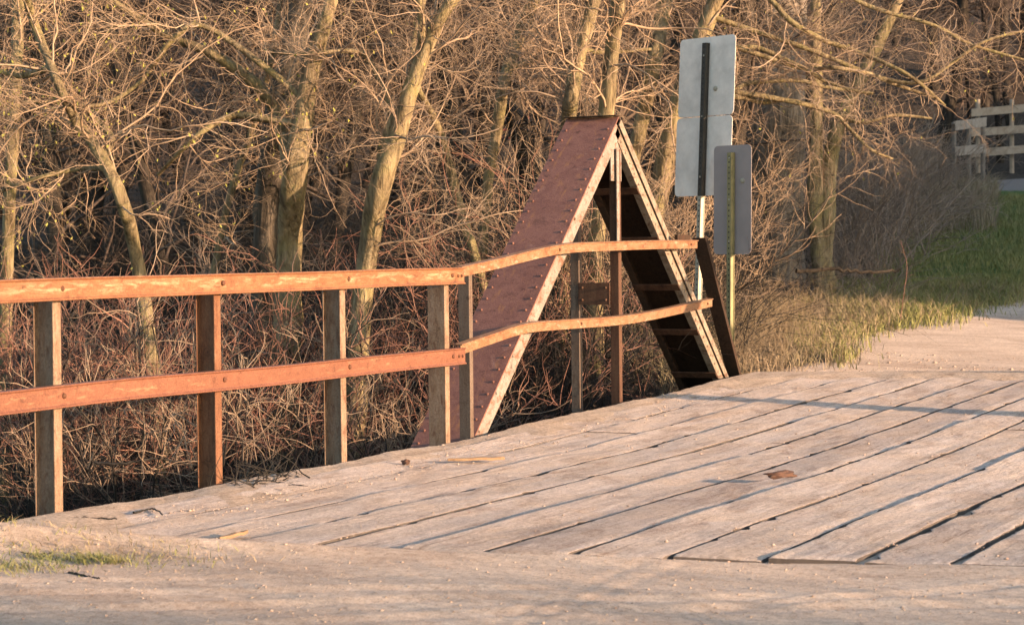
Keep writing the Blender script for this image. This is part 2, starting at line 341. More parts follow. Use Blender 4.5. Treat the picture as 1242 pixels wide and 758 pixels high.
def deck_planks():
    V, F = [], []
    W = .385; xs = [.235 + W * k for k in range(14)]
    for k, x0 in enumerate(xs):
        cuts = [T0 + random.uniform(-.03, .03)]
        while cuts[-1] < T1: cuts.append(cuts[-1] + random.uniform(4.2, 7.5))
        if T1 - cuts[-2] < 1.2: cuts.pop(-2)
        cuts[-1] = T1 + random.uniform(-.1, .15)
        g = random.uniform(.012, .024)
        for a, b in zip(cuts[:-1], cuts[1:]):
            n = max(8, int((b - a) / .04)); lift = random.uniform(-.004, .004); tilt = random.uniform(-.013, .001); sd = random.uniform(0, 99)
            u = [0, .02, .06, .2, .4, .6, .8, .94, .98, 1]; base = len(V)
            l0, l1 = x0 + g, x0 + W - g
            for j in range(n + 1):
                t = a + .006 + (b - a - .012) * j / n
                e0 = .004 * mnoise.noise((sd, t * 1.2, 0)) + .004 * mnoise.noise((sd, t * 15, 7)); e1 = .004 * mnoise.noise((sd, t * 1.2, 40)) + .004 * mnoise.noise((sd, t * 15, 47))
                chip0 = max(0, mnoise.noise((sd + 3, t * 5.5, 5)) - .36) * .11; chip1 = max(0, mnoise.noise((sd + 8, t * 5.5, 5)) - .36) * .11
                ends = min(j, n - j); er = -.006 if ends == 0 else 0
                row = []
                for q in u:
                    x = (l0 + e0 + chip0) * (1 - q) + (l1 + e1 - chip1) * q
                    y = t + .25 * x
                    z = .02 + lift + tilt * (q - .5) + dz(y) + .007 * mnoise.noise((x * 4, t * 1.1, sd)) + .003 * mnoise.noise((x * 17, t * 5, sd)) + .008 * mnoise.noise((0, t * .8, sd)) + er
                    wear = {0: -.0018, .02: -.0004, .06: 0}.get(q if q < .5 else round(1 - q, 2), 0)
                    row.append((x, y, z + wear))
                V += [(row[0][0], row[0][1], row[0][2] - .06)] + row + [(row[-1][0], row[-1][1], row[-1][2] - .06)]
            m = len(u) + 2
            for j in range(n):
                for i in range(m - 1): F.append((base + j * m + i, base + j * m + i + 1, base + (j + 1) * m + i + 1, base + (j + 1) * m + i))
            F.append(tuple(base + i for i in range(m))[::-1]); F.append(tuple(base + n * m + i for i in range(m)))
    mb = MB(); mb.add(V, F); return mb
deck = deck_planks().build('plank_deck', M['plank'], br, smooth=False)
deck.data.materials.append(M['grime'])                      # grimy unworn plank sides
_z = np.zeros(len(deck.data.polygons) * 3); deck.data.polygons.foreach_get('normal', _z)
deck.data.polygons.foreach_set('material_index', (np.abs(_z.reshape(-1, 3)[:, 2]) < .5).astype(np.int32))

def slab(x0, x1, ztop, zbot, step, rough, sd, t0=T0, t1=T1, w=6, ragged=.02):
    V, F = [], []; n = int((t1 - t0) / step)
    for j in range(n + 1):
        t = t0 + (t1 - t0) * j / n; row = []
        for i in range(w + 1):
            q = i / w; xx = x0 + (x1 - x0) * q
            if i == 0: xx += ragged * (mnoise.noise((t * 2.2, sd, 0)) + .5 * mnoise.noise((t * 9, sd, 3)))
            y = t + .25 * xx
            row.append((xx, y, ztop + dz(y) + rough * (mnoise.noise((xx * 6, t * 2.5, sd)) + .5 * mnoise.noise((xx * 19, t * 13, sd + 5))) - (.012 if i == 0 else 0)))
        V += [(row[0][0], row[0][1], zbot + dz(row[0][1]))] + row + [(row[-1][0], row[-1][1], zbot + dz(row[-1][1]))]
    m = w + 3
    for j in range(n):
        for i in range(m): F.append((j * m + i, j * m + (i + 1) % m, (j + 1) * m + (i + 1) % m, (j + 1) * m + i))
    F += [tuple(range(m))[::-1], tuple(n * m + i for i in range(m))]
    mb = MB(); mb.add(V, F); return mb
M['deck_dirt'] = M['ground'].copy(); M['deck_dirt'].name = 'sand_caked_on_deck'
def caked():
    m, nt, b = mat('sand_caked_on_deck'); v = coords(nt)
    f = noise(nt, v, 60, 5, .8); s = noise(nt, coords(nt, (3, .9, 3)), 2.6, 7, .7, .4)
    c = ramp(nt, s, [(.3, (.34, .27, .215)), (.48, (.54, .44, .355)), (.7, (.64, .535, .44))])
    c = mix(nt, c, ramp(nt, f, [(.3, (.6, .55, .52)), (.55, (1.05, 1.03, 1.0)), (.75, (1.22, 1.2, 1.16))]), .8, 'MULTIPLY')
    c = mix(nt, c, ramp(nt, noise(nt, v, 30, 9, .82), [(.32, (.40, .35, .32)), (.45, (.85, .82, .79)), (.56, (1.08, 1.06, 1.04)), (.68, (1.28, 1.26, 1.23))]), .9, 'MULTIPLY')
    nt.links.new(c, b.inputs['Base Color']); b.inputs['Roughness'].default_value = .95; b.inputs['Specular IOR Level'].default_value = .1
    n1 = bump(nt, b, f, .8, .012); bump(nt, b, noise(nt, v, 150, 4, .85), .9, .008, n1); return m
M['deck_dirt'] = caked()
slab(.13, 5.65, -.009, -.05, .05, .011, 3, w=75, ragged=0).build('dirt_layer', M['deck_dirt'], br)
slab(-.005, .25, .014, -.30, .04, .012, 21).build('edge_timber', M['edge'], br)
def drift():
    xs = np.arange(.05, 5.5, .03); ys = np.arange(-1.25, 11.2, .03); Xd, Yd = np.meshgrid(xs, ys); t = Yd - .25 * Xd
    A = -.035 + .050 * np.exp(-((t - T0) / .30) ** 2) * (.75 + .5 * np.tanh(1.3 - Xd)) + .046 * np.exp(-(Xd / .72) ** 2) + .02 * np.exp(-((t - T0) / .9) ** 2 - (Xd / 1.5) ** 2) + .058 * np.exp(-((t - T1) / .65) ** 2)
    A = A + .012 * wob(Xd, Yd, 2.3) + .007 * wob(Xd + 4, Yd * .6, 8) + .003 * wob(Xd, Yd, 31)
    Zd = .021 + .02 * np.maximum(0, Yd - 4) + np.minimum(A, .022)
    kp = (A > -.03) & (t > T0 - .02) & (t < T1 + .1); m, n = Xd.shape
    i = (np.arange(m - 1)[:, None] * n + np.arange(n - 1)[None]); F = np.stack([i, i + 1, i + 1 + n, i + n], -1); k = kp[:-1, :-1] & kp[1:, :-1] & kp[:-1, 1:] & kp[1:, 1:]
    Fk = F[k]; used, inv = np.unique(Fk, return_inverse=True); V = np.stack([Xd, Yd, Zd], -1).reshape(-1, 3)[used]
    tag(link('sand_drift', np_mesh('sand_drift', V, inv.reshape(Fk.shape)), M['deck_dirt'], smooth=True), kind='stuff')
drift()
for xs in (.5, 1.7, 2.9, 4.1, 5.2):
    mb = MB(); mb.sweep([(xs, T0 + .25 * xs + .1, -.32), (xs, T1 + .25 * xs - .1, -.2)], [(-.08, -.22), (.08, -.22), (.08, .1), (-.08, .1)]); mb.build('stringer', M['edge'], br)

# railing: four channel posts, two straight channel rails, two bent angle rails
def channel(h, d, th):                                    # web faces +x; flanges reach back
    return [(.011, -h / 2), (.011, -h / 2 + .009), (.001, -h / 2 + .013), (0, -h / 2 + .02), (0, h / 2 - .016), (.001, h / 2 - .011), (.011, h / 2 - .008), (.011, h / 2), (-th, h / 2 + .001), (-d, h / 2 + .001), (-d, h / 2 - th), (-th, h / 2 - th), (-th, -h / 2 + th), (-d, -h / 2 + th), (-d, -h / 2 - .001), (-th, -h / 2 - .001)]
def bolt(p, nrm, r=.016): return MB().dome(p, nrm, r, .012)
py_ = [0.0, 1.39, 2.73, 4.07]
pm = ['post', 'post_red', 'post', 'post']; lean = [(-.015, .03), (-.01, .02), (.0, .0), (0, -.0)]
plab = ['grey brown railing post with a bright edge', 'redder rusty railing post', None, None]
for k, y in enumerate(py_):
    lx, ly = lean[k]
    mb = MB()
    pr = [(-.13, 0), (0, 0), (0, .062), (-.010, .062), (-.010, .010), (-.13, .010)] if k == 3 else \
        [(-.13, .004), (-.122, .0), (-.120, .034), (-.011, .034), (-.009, .0), (0, 0), (0, .062), (-.010, .062), (-.012, .042), (-.118, .042), (-.122, .062), (-.13, .062)]
    mb.sweep([(0 - .004, y - .055, -.45), (-.004 + lx, y - .055 + ly, 1.16)], pr, (1, 0, 0), (0, 1, 0))
    o = mb.build('railing_post', M[pm[k]], br, .002)
mb = MB(); mb.sweep([(-.02, 4.40, -.45), (-.02, 4.40, 1.185)], [(-.085, 0), (0, 0), (0, .05), (-.009, .05), (-.009, .008), (-.085, .008)], (1, 0, 0), (0, 1, 0))
mb.build('splice_post', M['hanger'], br, .002)
def wav(a, b, n, amp, sd):
    a, b = np.array(a, float), np.array(b, float); out = []
    for i in range(n + 1):
        q = i / n; p = a * (1 - q) + b * q; p[0] += amp * mnoise.noise((q * 4, sd, 0)); p[2] += amp * mnoise.noise((q * 5, sd, 9)); out.append(p)
    return out
for nm, z0, z1, m, sd in (('top', 1.142, 1.142, 'rail', 2), ('low', .618, .598, 'rail_low', 7)):
    mb = MB(); mb.sweep(wav((.045, -3.2, z0), (.045, 4.215, z1), 24, .012, sd), channel(.112, .044, .008))
    o = mb.build('rail', M[m], br, .004)
    for k, y in enumerate(py_):
        z = z0 + (z1 - z0) * (y + 3.2) / 7.415
        bolt((.045, y - .03, z + .004), (1, 0, 0)).build('bolt', M['bolt'], o)
    for y in (4.12, 4.17): bolt((.045, y, z1), (1, 0, 0), .011).build('bolt', M['bolt'], o)
def ang(h, d, th): return [(0, -h / 2), (0, h / 2 - .010), (.012, h / 2 - .008), (.012, h / 2), (-d, h / 2 + .004), (-d, h / 2 - th), (-th, h / 2 - th), (-th, -h / 2)]
for pts, m in (([(559, 330), (600, 321), (640, 311), (672, 304), (700, 300.5), (750, 298.5), (800, 297), (846, 296.5)], 'rail_bent'),
               ([(559, 424), (600, 410), (640, 398), (690, 393.5), (750, 389), (790, 383), (830, 374.5), (864, 367)], 'rail_bent')):
    P = [onx(px, py, .035) for px, py in pts]
    Q = []
    for i in range(len(P) - 1):
        p0, p1, p2, p3 = P[max(i - 1, 0)], P[i], P[i + 1], P[min(i + 2, len(P) - 1)]
        for s in np.linspace(0, 1, 4, endpoint=False):
            Q.append(.5 * (2 * p1 + (p2 - p0) * s + (2 * p0 - 5 * p1 + 4 * p2 - p3) * s * s + (3 * p1 - p0 - 3 * p2 + p3) * s ** 3))
    Q.append(P[-1])
    mb = MB(); mb.sweep(Q, ang(.072, .05, .008)); o = mb.build('bent_rail', M[m], br, .003)
    for q in (Q[13], Q[-2]): bolt(q, (1, 0, 0), .013).build('bolt', M['bolt'], o)

# truss: two inclined box members that meet in a peak, king post, end brace
AY, AZ = 7.16, 2.37
def member(sgn, dx=0.0, dy=0.0, seen=True):
    ang_ = math.atan2(AZ, 2.56); L = math.hypot(AZ, 2.56)
    d = np.array([0, math.cos(ang_) * sgn, math.sin(ang_)]); n = np.array([0, -math.sin(ang_) * sgn, math.cos(ang_)])
    foot = np.array([dx, AY - 2.56 * sgn + dy, 0.0]); ex = np.array([1.0, 0, 0]); Lb = .75
    t = empty('inclined_member', tuple(foot)); t.parent = br; t.location = Vector(foot) - br.location
    XI, XO = -.105, -.545
    mb = MB(); mb.frame_box(foot + ex * (XO - .012) + d * -Lb, ex * (XI - XO + .024), d * (L + Lb + (.0 if sgn > 0 else -.016)), n * .012)
    for x in (XI - .035, XO + .035):
        s = -Lb + .06
        while s < L - .04:
            mb.dome(foot + ex * x + d * s + n * .012, n, .0115, .011); s += .122
    mb.build('cover_plate', M['plate' if sgn > 0 else 'dark_steel'], t)  # far member shows its underside, so shade is put into its plate colour
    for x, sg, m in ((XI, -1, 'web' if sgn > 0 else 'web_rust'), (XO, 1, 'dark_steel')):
        w = MB(); D = .135
        w.frame_box(foot + ex * x + d * -Lb + n * -D, ex * .010 * sg, d * (L + Lb - .05), n * (D - .001))
        w.frame_box(foot + ex * (x + .010 * sg) + d * -Lb + n * -D, ex * .055 * sg, d * (L + Lb - .12), n * .010)
        s = -Lb + .1
        while s < L - .16:
            if x == XI:
                w.dome(foot + ex * x + d * s + n * -.03, ex, .012, .012)
                if sgn < 0: w.dome(foot + ex * x + d * (s + .06) + n * -.10, ex, .012, .012)
            s += .122 if sgn < 0 else .37
        w.build('side_web', M[m], t, .002)
        if x == XI:                                       # the thin angle leg that stands proud along the plate edge
            e = MB(); e.frame_box(foot + ex * (x + .0125) + d * -Lb + n * -.052, ex * .007, d * (L + Lb - .03), n * .062)
            if sgn < 0: e.build('edge_angle', M['web_rust'], t, .001)
    for s in (.35, .95, 1.55, 2.15, 2.75):
        b = MB(); b.frame_box(foot + ex * (XO + .004) + d * s + n * -.146, ex * (XI - XO - .008), d * .075, n * .009)
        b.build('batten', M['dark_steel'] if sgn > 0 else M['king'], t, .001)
    return t
member(1); member(-1)
member(1, 6.25, 1.5); member(-1, 6.25, 1.5)                 # the twin truss across the deck
c = MB(); c.frame_box((-.56, AY - .05, AZ + .014), (.46, 0, 0), (0, .10, 0), (0, 0, .008)); c.build('peak_cap', M['dark_steel'], br, .002)
for x0, x1, ztop, m in ((-.53, -.455, 2.05, 'hanger'), (-.175, -.10, 2.12, 'king')):
    k = MB(); k.sweep([(x0, AY - .02, -.6), (x0, AY - .02, ztop)], [(0, 0), (x1 - x0, 0), (x1 - x0, .06), (x1 - x0 - .009, .06), (x1 - x0 - .009, .009), (0, .009)], (1, 0, 0), (0, 1, 0))
    k.build('king_post_angle', M[m], br, .002)
k = MB(); k.box(-.455, -.176, AY - .034, AY - .024, .86, 1.04)
for x in (-.42, -.21):
    for z in (.9, 1.0): k.dome((x, AY - .034, z), (0, -1, 0), .012, .012)
k.build('batten_plate', M['king'], br, .001)
k = MB(); k.box(-.125, -.115, AY - .12, AY + .09, 1.86, 2.2); k.box(-.1, -.09, AY - .06, AY - .01, 1.35, 2.12); k.build('gusset_plate', M['web'], br, .001)
k = MB(); k.sweep([(-.02, 9.78, .02), (-.02, 8.86, 1.40)], [(-.125, -.0), (0, 0), (0, .045), (-.008, .045), (-.008, .008), (-.125, .008)], (1, 0, 0), (0, .85, .55))
k.build('end_brace', M['dark_steel'], br, .002)
k = MB(); k.frame_box(onx(818, 292, -.03), (.03, 0, 0), (0, .30, .0), (0, -.0, .05)); k.build('brace_tie', M['dark_steel'], br, .002)

# ------------------------------------------------------------------ road signs (seen from behind)
def rounded(w, h, r, n=5):
    out = []
    for cx, cz, a0 in ((w / 2 - r, h / 2 - r, 0), (-w / 2 + r, h / 2 - r, 90), (-w / 2 + r, -h / 2 + r, 180), (w / 2 - r, -h / 2 + r, 270)):
        for k in range(n + 1):
            a = math.radians(a0 + 90 * k / n); out.append((cx + r * math.cos(a), cz + r * math.sin(a)))
    return out
def sign(name, label, cat, d, top, bot, spec, phi, wpx, posts, base_py):
    """top/bot: pixels of the panel axis; spec: list of (f0, f1, material) down the axis"""
    nb = np.array([-math.sin(phi), -math.cos(phi), 0]); ew = np.array([math.cos(phi), -math.sin(phi), 0])
    A, B = at(*top, d), at(*bot, d); ax = (A - B) / np.linalg.norm(A - B); H = np.linalg.norm(A - B)
    fs = abs(ew @ RT); W = wpx / FP * d / fs
    g = at(bot[0] + (bot[0] - top[0]) / (bot[1] - top[1]) * (base_py - bot[1]), base_py, d)
    t = empty(name, tuple(g)); tag(t, label, cat)
    for f0, f1, m, nm, off in spec:
        h = (f1 - f0) * H; cpt = A - ax * ((f0 + f1) / 2 * H) + ew * off
        mb = MB(); mb.sweep([cpt, cpt - nb * .004], rounded(W, h - .006, .045), ew, ax)
        p = mb.build(nm, M[m], t)
    S = A - ax * .05 - (A - B) * 0
    for f0, f1, m, nm in posts:                            # U channel: web towards the panel, lips out
        p0 = A - ax * f0 * H; p1 = A - ax * f1 * H if f1 is not None else g - ax * .4
        mb = MB(); k = .034
        mb.sweep([p0 + nb * .006, p1 + nb * .006], [(-k, .0), (-k * .75, .0), (-k * .62, .038), (k * .62, .038), (k * .75, .0), (k, .0), (k, .006), (k * .82, .006), (k * .70, .044), (-k * .70, .044), (-k * .82, .006), (-k, .006)], ew, nb)
        nf = len(mb.f); q = .04; LL = np.linalg.norm(p1 - p0)
        while q < LL - .03: c_ = p0 + (p1 - p0) * q / LL; mb.frame_box(c_ + nb * .0492 - ew * .006 - ax * .008, ew * .012, ax * .016, nb * .0014); q += .05
        o = mb.build(nm, M[m], t); o.data.materials.append(M['hole'])
        for pl in o.data.polygons[nf:]: pl.material_index = 1
    for f in (.12, .5, .88): MB().dome(A - ax * f * H + nb * .043, nb, .012, .012).build('bolt', M['uch_pale'], t)
    MB().dome(A - ax * .33 * H + ew * .12 + nb * .001, nb, .028, .012).build('rivet', M['uch_pale'], t)
    return t
sign('road_sign', 'tall grey back of two stacked sign panels on a dark channel post', 'road sign', 19.6, (858.5, 45), (852.5, 238),
     [(0, .5, 'alu', 'sign_panel', .0), (.5, 1.0, 'alu', 'sign_panel', -.012)], math.radians(21), 61, [(.04, 1.0, 'uch_dark', 'sign_post'), (1.0, None, 'uch_pale', 'post_foot')], 420)
sign('marker_sign', 'narrow grey brown sign back with rounded corners on an olive post', 'road sign', 19.2, (888.5, 176), (888, 309),
     [(0, 1.0, 'alu_brown', 'sign_panel', .0)], math.radians(19), 41, [(.07, None, 'uch_yel', 'sign_post')], 420)

# ------------------------------------------------------------------ far fences, gate
def gz(p): return float(ground_z(p[0], p[1], False))
fa = empty('board_fence', tuple(at(1160, 215, 52))); tag(fa, 'short grey weathered board fence section with three posts at the shady lane', 'fence')
D = 52
def bar(p0, p1, h, th, m, nm, par, face):
    p0, p1, face = np.array(p0), np.array(p1), np.array(face)
    mb = MB(); mb.frame_box(p0 - np.array([0, 0, h / 2]), p1 - p0, face * th, (0, 0, h)); return mb.build(nm, M[m], par)
toC = -np.array([FH[0], FH[1], 0])
def fpost(px, pt, d, par, m='fence_post', r=.06, nm='fence_post'):
    p = at(px, pt, d); mb = MB(); mb.rod((p[0], p[1], gz(p) - .3), tuple(p), r, 9); return mb.build(nm, M[m], par, .006)
for px, pt, d in ((1157, 151, 52), (1175, 150, 53), (1192, 146, 54.5)): fpost(px, pt, d, fa)
for a, b, h in (((1158, 153), (1196, 148), .24), ((1158, 184), (1196, 180), .24)):
    bar(at(*a, 51.8), at(*b, 54.2), h, .05, 'fence_wood', 'fence_board', fa, toC)
mb = MB(); q0, q1 = at(1157, 150.5, 51.7), at(1197, 145, 54.2); mb.frame_box(q0, q1 - q0, -toC * .3, (0, 0, .05)); mb.build('cap_board', M['fence_wood'], fa)
fb = empty('white_fence', tuple(at(1215, 188, 66))); tag(fb, 'long chalky white three board fence running behind the grey lane', 'fence')
for px in (1186, 1227, 1275): fpost(px, 121, 66, fb, 'fence_white', .075)
for k, (y0, y1) in enumerate(((137, 129), (161, 155), (186, 179))):
    bar(at(1178, y0 + .2, 65.8), at(1300, y1 - 2.5, 65.8), .25, .05, 'fence_white', 'fence_board', fb, toC)
rg = empty('red_gate', tuple(at(606, 185, 60))); tag(rg, 'faded red tube gate glimpsed far back between tree trunks', 'gate')
for y in (130, 142, 158, 168): 
    mb = MB(); mb.rod(at(586, y, 60), at(640, y - 1, 60), .035); mb.build('gate_bar', M['red_gate'], rg)
for x in (588, 594, 640):
    mb = MB(); mb.rod(at(x, 124, 60.1), at(x, 200, 60.1), .05); mb.build('gate_upright', M['red_gate'], rg)

# ------------------------------------------------------------------ vegetation generators
def unit(v): return v / np.maximum(np.linalg.norm(v, axis=-1, keepdims=True), 1e-9)
def grow(S, Dv, L, R0, K=8, wander=.25, grav=0.0, taper=.25, g=None):
    g = g or rng; n = len(S); P = np.zeros((n, K, 3)); p = S.copy(); d = unit(Dv.copy()); P[:, 0] = p
    bend = g.normal(0, 1, (n, 3)) * wander * .3
    for k in range(1, K):
        d = unit(d + bend + g.normal(0, wander, (n, 3)) + np.array([0, 0, grav])); p = p + d * (L / (K - 1))[:, None]; P[:, k] = p
        if k == K // 2: bend = g.normal(0, 1, (n, 3)) * wander * .35
    R = R0[:, None] * np.linspace(1, taper, K)[None]
    return P, R
def spawn(P, R, n, t0, t1, a0, a1, l0, l1, rf, K=7, wander=.22, grav=0.0, rmin=.0022, lw=True, g=None):
    g = g or rng; ln = np.linalg.norm(np.diff(P, axis=1), axis=2).sum(1); idx = g.choice(len(P), n, p=ln / ln.sum()) if lw else g.integers(0, len(P), n)
    t = g.uniform(t0, t1, n) * (P.shape[1] - 1); i = np.minimum(t.astype(int), P.shape[1] - 2); f = (t - i)[:, None]
    a, b = P[idx, i], P[idx, i + 1]; S = a * (1 - f) + b * f; tan = unit(b - a); pr = R[idx, i]
    q = unit(np.cross(tan, g.normal(0, 1, (n, 3)))); an = g.uniform(a0, a1, n)[:, None]
    d = tan * np.cos(an) + q * np.sin(an)
    L = g.uniform(l0, l1, n) * (1 - .45 * t / (P.shape[1] - 1))
    return grow(S, d, L, np.maximum(pr * g.uniform(rf * .7, rf, n), rmin), K, wander, grav, .35, g)
def tubes(sets, lump=0.0):
    Vs, Fs, base = [], [], 0
    for P, R, m in sets:
        n, K, _ = P.shape
        if not n: continue
        T = unit(np.gradient(P, axis=1)); ref = np.where(np.abs(T[:, :1, 2:3]) < .75, np.array([[[0, 0, 1.0]]]), np.array([[[1.0, 0, 0]]]))
        A = unit(np.cross(T, ref)); B = np.cross(T, A); an = np.linspace(0, 2 * np.pi, m, endpoint=False)
        rr = R[..., None] * np.ones(m)
        if lump:
            rr = rr * (1 + lump * np.sin(3 * an + rng.uniform(0, 6, (n, 1, 1))) * .6 + rng.normal(0, lump * .5, (n, K, m)))
        V = P[:, :, None] + rr[..., None] * (np.cos(an)[:, None] * A[:, :, None] + np.sin(an)[:, None] * B[:, :, None])
        k = np.arange(K - 1)[:, None]; j = np.arange(m)[None]; j2 = (j + 1) % m
        f = np.stack([k * m + j, k * m + j2, (k + 1) * m + j2, (k + 1) * m + j], -1).reshape(-1, 4)
        Fs.append((f[None] + (base + np.arange(n) * K * m)[:, None, None]).reshape(-1, 4)); Vs.append(V.reshape(-1, 3)); base += n * K * m
    return np.concatenate(Vs), np.concatenate(Fs)
def spline(P, n):
    P = np.array(P, float); out = []; N_ = len(P)
    for u in np.linspace(0, N_ - 1 - 1e-6, n):
        i = int(u); s = u - i; p0, p1, p2, p3 = P[max(i - 1, 0)], P[i], P[i + 1], P[min(i + 2, N_ - 1)]
        out.append(.5 * (2 * p1 + (p2 - p0) * s + (2 * p0 - 5 * p1 + 4 * p2 - p3) * s * s + (3 * p1 - p0 - 3 * p2 + p3) * s ** 3))
    return np.array(out)
def buds(P, n, size, g=None):
    g = g or rng; i = g.integers(0, len(P), n); k = g.integers(1, P.shape[1], n); c = P[i, k] + g.normal(0, .006, (n, 3))
    a = unit(g.normal(0, 1, (n, 3))) * size * g.uniform(.5, 1.1, (n, 1)); b = unit(np.cross(a, g.normal(0, 1, (n, 3)))) * size * .5 + np.array([0, 0, -size * .7])
    V = np.stack([c - a * .3, c + b * .5 - a * .3, c + b + a * .2, c + b * .5 + a * .5], 1).reshape(-1, 3)
    return V, np.arange(n * 4).reshape(-1, 4)

def path3(pts, d, tilt=0.0, jit=.25, g=None):
    """pts: (px, py, half-width px) at distance d -> 3D points and radii, with real depth in the limb"""
    g = g or rng; out = []; dd = 0.0
    for i, (px, py, r) in enumerate(pts):
        dep = d + tilt * (pts[0][1] - py) / 100 + (g.normal(0, jit) if i > 1 else 0) ; p = at(px, py, dep); out.append((*p, .88 * r * dep / FP))
    return np.array(out)
def hero(name, label, d, limbs, n1=26, n2=170, n3=650, bark_='bark', twig_='twig', group=None, bud=0, l1=(.7, 2.2), tilt=.0, grav=-.01, lump=.11, jit=.2, up=(0., 1.), fine=1.0):
    L3 = []
    for i, pts in enumerate(limbs):
        q = path3(pts, d if not isinstance(pts[0][-1], tuple) else d, tilt if i == 0 else tilt, jit)
        if i: q[0, :3] = L3[0][0][np.argmin(np.linalg.norm(L3[0][0] - (CAM + unit(q[0, :3] - CAM) * np.linalg.norm(L3[0][0][0] - CAM)), axis=1))] if len(L3) else q[0, :3]
        s = spline(q, 44 if i == 0 else 28); L3.append((s[:, :3], np.maximum(s[:, 3], .006)))
    P0, R0 = L3[0]
    g0 = gz(P0[0])
    if P0[0, 2] > g0 - .1:                                 # carry the stem down into the soil
        k = np.linspace(1, 0, 8, endpoint=False)[:, None]; foot = P0[0] * [1, 1, 0] + [0, 0, g0 - .3]
        P0 = np.concatenate([foot * k + P0[0] * (1 - k), P0]); R0 = np.concatenate([R0[0] * (1 + .5 * k[:, 0] ** 3), R0])
        L3[0] = (P0, R0)
    t = empty(name, (P0[0, 0], P0[0, 1], g0)); tag(t, label, 'tree', group)
    V, F = tubes([(p[None], r[None], 16 if i == 0 else 9) for i, (p, r) in enumerate(L3)], lump)
    link('trunk', np_mesh('trunk', V, F), M[bark_], t, True)
    sets = []
    lp = [(spline(p[int(len(p) * .40):] if i == 0 else p, 16), np.interp(np.linspace(0, 1, 16), np.linspace(0, 1, len(r)), r)) for i, (p, r) in enumerate(L3)]
    LP = np.array([a for a, b in lp]); LR = np.array([b for a, b in lp])
    P1, R1 = spawn(LP, np.minimum(LR, .036), n1, up[0], up[1], .6, 1.35, *l1, .4, 12, .2, grav + .03, .007)
    P2, R2 = spawn(np.concatenate([P1]), R1, int(n2 * 1.2), .12, 1, .4, 1.25, .35, 1.2, .55, 8, .2, grav, .0033)
    P3, R3 = spawn(P2, R2, int(n3 * 2.1), .1, 1, .4, 1.3, .12, .6, .6, 6, .22, grav, .0019)
    P4, R4 = spawn(LP, np.minimum(LR, .02), n1 * 2, 0.3, 1, .6, 1.5, .3, 1.0, .4, 7, .25, .02, .004)
    sets = [(P1, R1, 5), (P2, R2, 4), (P3, R3, 3), (P4, R4, 3)]
    V, F = tubes(sets); link('crown', np_mesh('crown', V, F), M[twig_], t)
    if bud:
        V, F = buds(np.concatenate([P3]), bud, .035); tag(link('buds', np_mesh('buds', V, F), M['bud'], t), kind='stuff')
    return t, (P1, R1)

hero('forked_tree', 'sunlit forked tree whose left limb arches out over the straight railing', 20.5,
     [[(344, 560, 20), (348, 420, 19), (351, 300, 17.5), (357, 215, 17), (368, 150, 14), (379, 80, 12), (400, 10, 9), (416, -60, 8), (440, -160, 6), (450, -260, 4)],
      [(354, 215, 10), (346, 180, 8.5), (335, 138, 8.5), (318, 110, 8), (290, 86, 7.5), (250, 62, 6.5), (200, 42, 5.5), (140, 4, 4.5), (70, -40, 4)],
      [(341, 158, 6), (318, 144, 5.5), (280, 141, 5), (238, 166, 4), (192, 212, 2.6)],
      [(318, 108, 5), (255, 35, 4), (210, 48, 4), (170, 100, 3), (120, 128, 3), (60, 124, 2.6), (-20, 124, 2)]], 24, 190, 700, bud=420)
hero('thick_tree', 'dark thick trunk standing just behind the sunlit forked tree', 22.0,
     [[(318, 520, 23), (321, 400, 22), (326, 250, 21), (340, 130, 19), (360, 40, 18), (366, -60, 16), (372, -200, 12)]], 14, 90, 300, 'bark_big')
hero('leaning_tree', 'sunlit tree leaning right above the middle of the straight railing', 20.0,
     [[(428, 560, 16), (433, 460, 15), (438, 380, 14), (447, 300, 14), (462, 222, 15), (481, 168, 13), (498, 110, 11), (520, 52, 9.5), (546, 4, 8), (592, -45, 7), (640, -130, 5)],
      [(468, 205, 8), (462, 185, 7), (474, 148, 6), (470, 120, 4), (445, 70, 4), (420, 62, 3.6), (372, 66, 3), (330, 64, 2)],
      [(488, 140, 7), (503, 80, 6), (512, 40, 5), (506, -20, 5), (498, -90, 4)]], 24, 180, 650)
hero('slender_tree', 'thin crooked sunlit sapling between the leaning tree and the riveted plate', 21.0,
     [[(590, 360, 6), (573, 300, 6.5), (557, 250, 6.5), (541, 185, 6), (526, 143, 5), (508, 108, 4), (500, 60, 3.4), (520, -20, 3)]], 16, 120, 420, l1=(.5, 1.5))
hero('curved_tree', 'slim yellowish trunk curving up right beside the slope of the riveted plate', 22.5,
     [[(584, 330, 7), (592, 225, 7), (603, 160, 7.5), (612, 100, 8.5), (630, 42, 9), (648, 0, 8.5), (668, -70, 7), (690, -180, 5)],
      [(622, 78, 5), (650, 72, 4.4), (690, 58, 3.6), (730, 64, 3), (790, 60, 2)]], 20, 160, 600)
hero('lichened_tree', 'bright yellow lichened trunk rising behind the left corner of the truss peak', 22.0,
     [[(682, 330, 10), (688, 180, 10), (693, 120, 10.5), (702, 70, 10), (720, 2, 10), (740, -90, 8), (760, -200, 6)]], 20, 150, 520)
hero('straight_tree', 'straight half lit trunk rising just behind the truss peak', 21.0,
     [[(722, 330, 11), (730, 200, 11), (737, 125, 11), (743, 60, 10), (750, 0, 9.5), (756, -110, 8), (765, -220, 6)]], 20, 150, 520)
hero('shaded_tree', 'dark leaning trunk between the truss peak and the tall sign', 23.5,
     [[(748, 340, 9), (764, 220, 9.5), (780, 140, 10), (794, 75, 10), (806, 0, 10), (818, -90, 8), (830, -200, 6)]], 18, 130, 480)
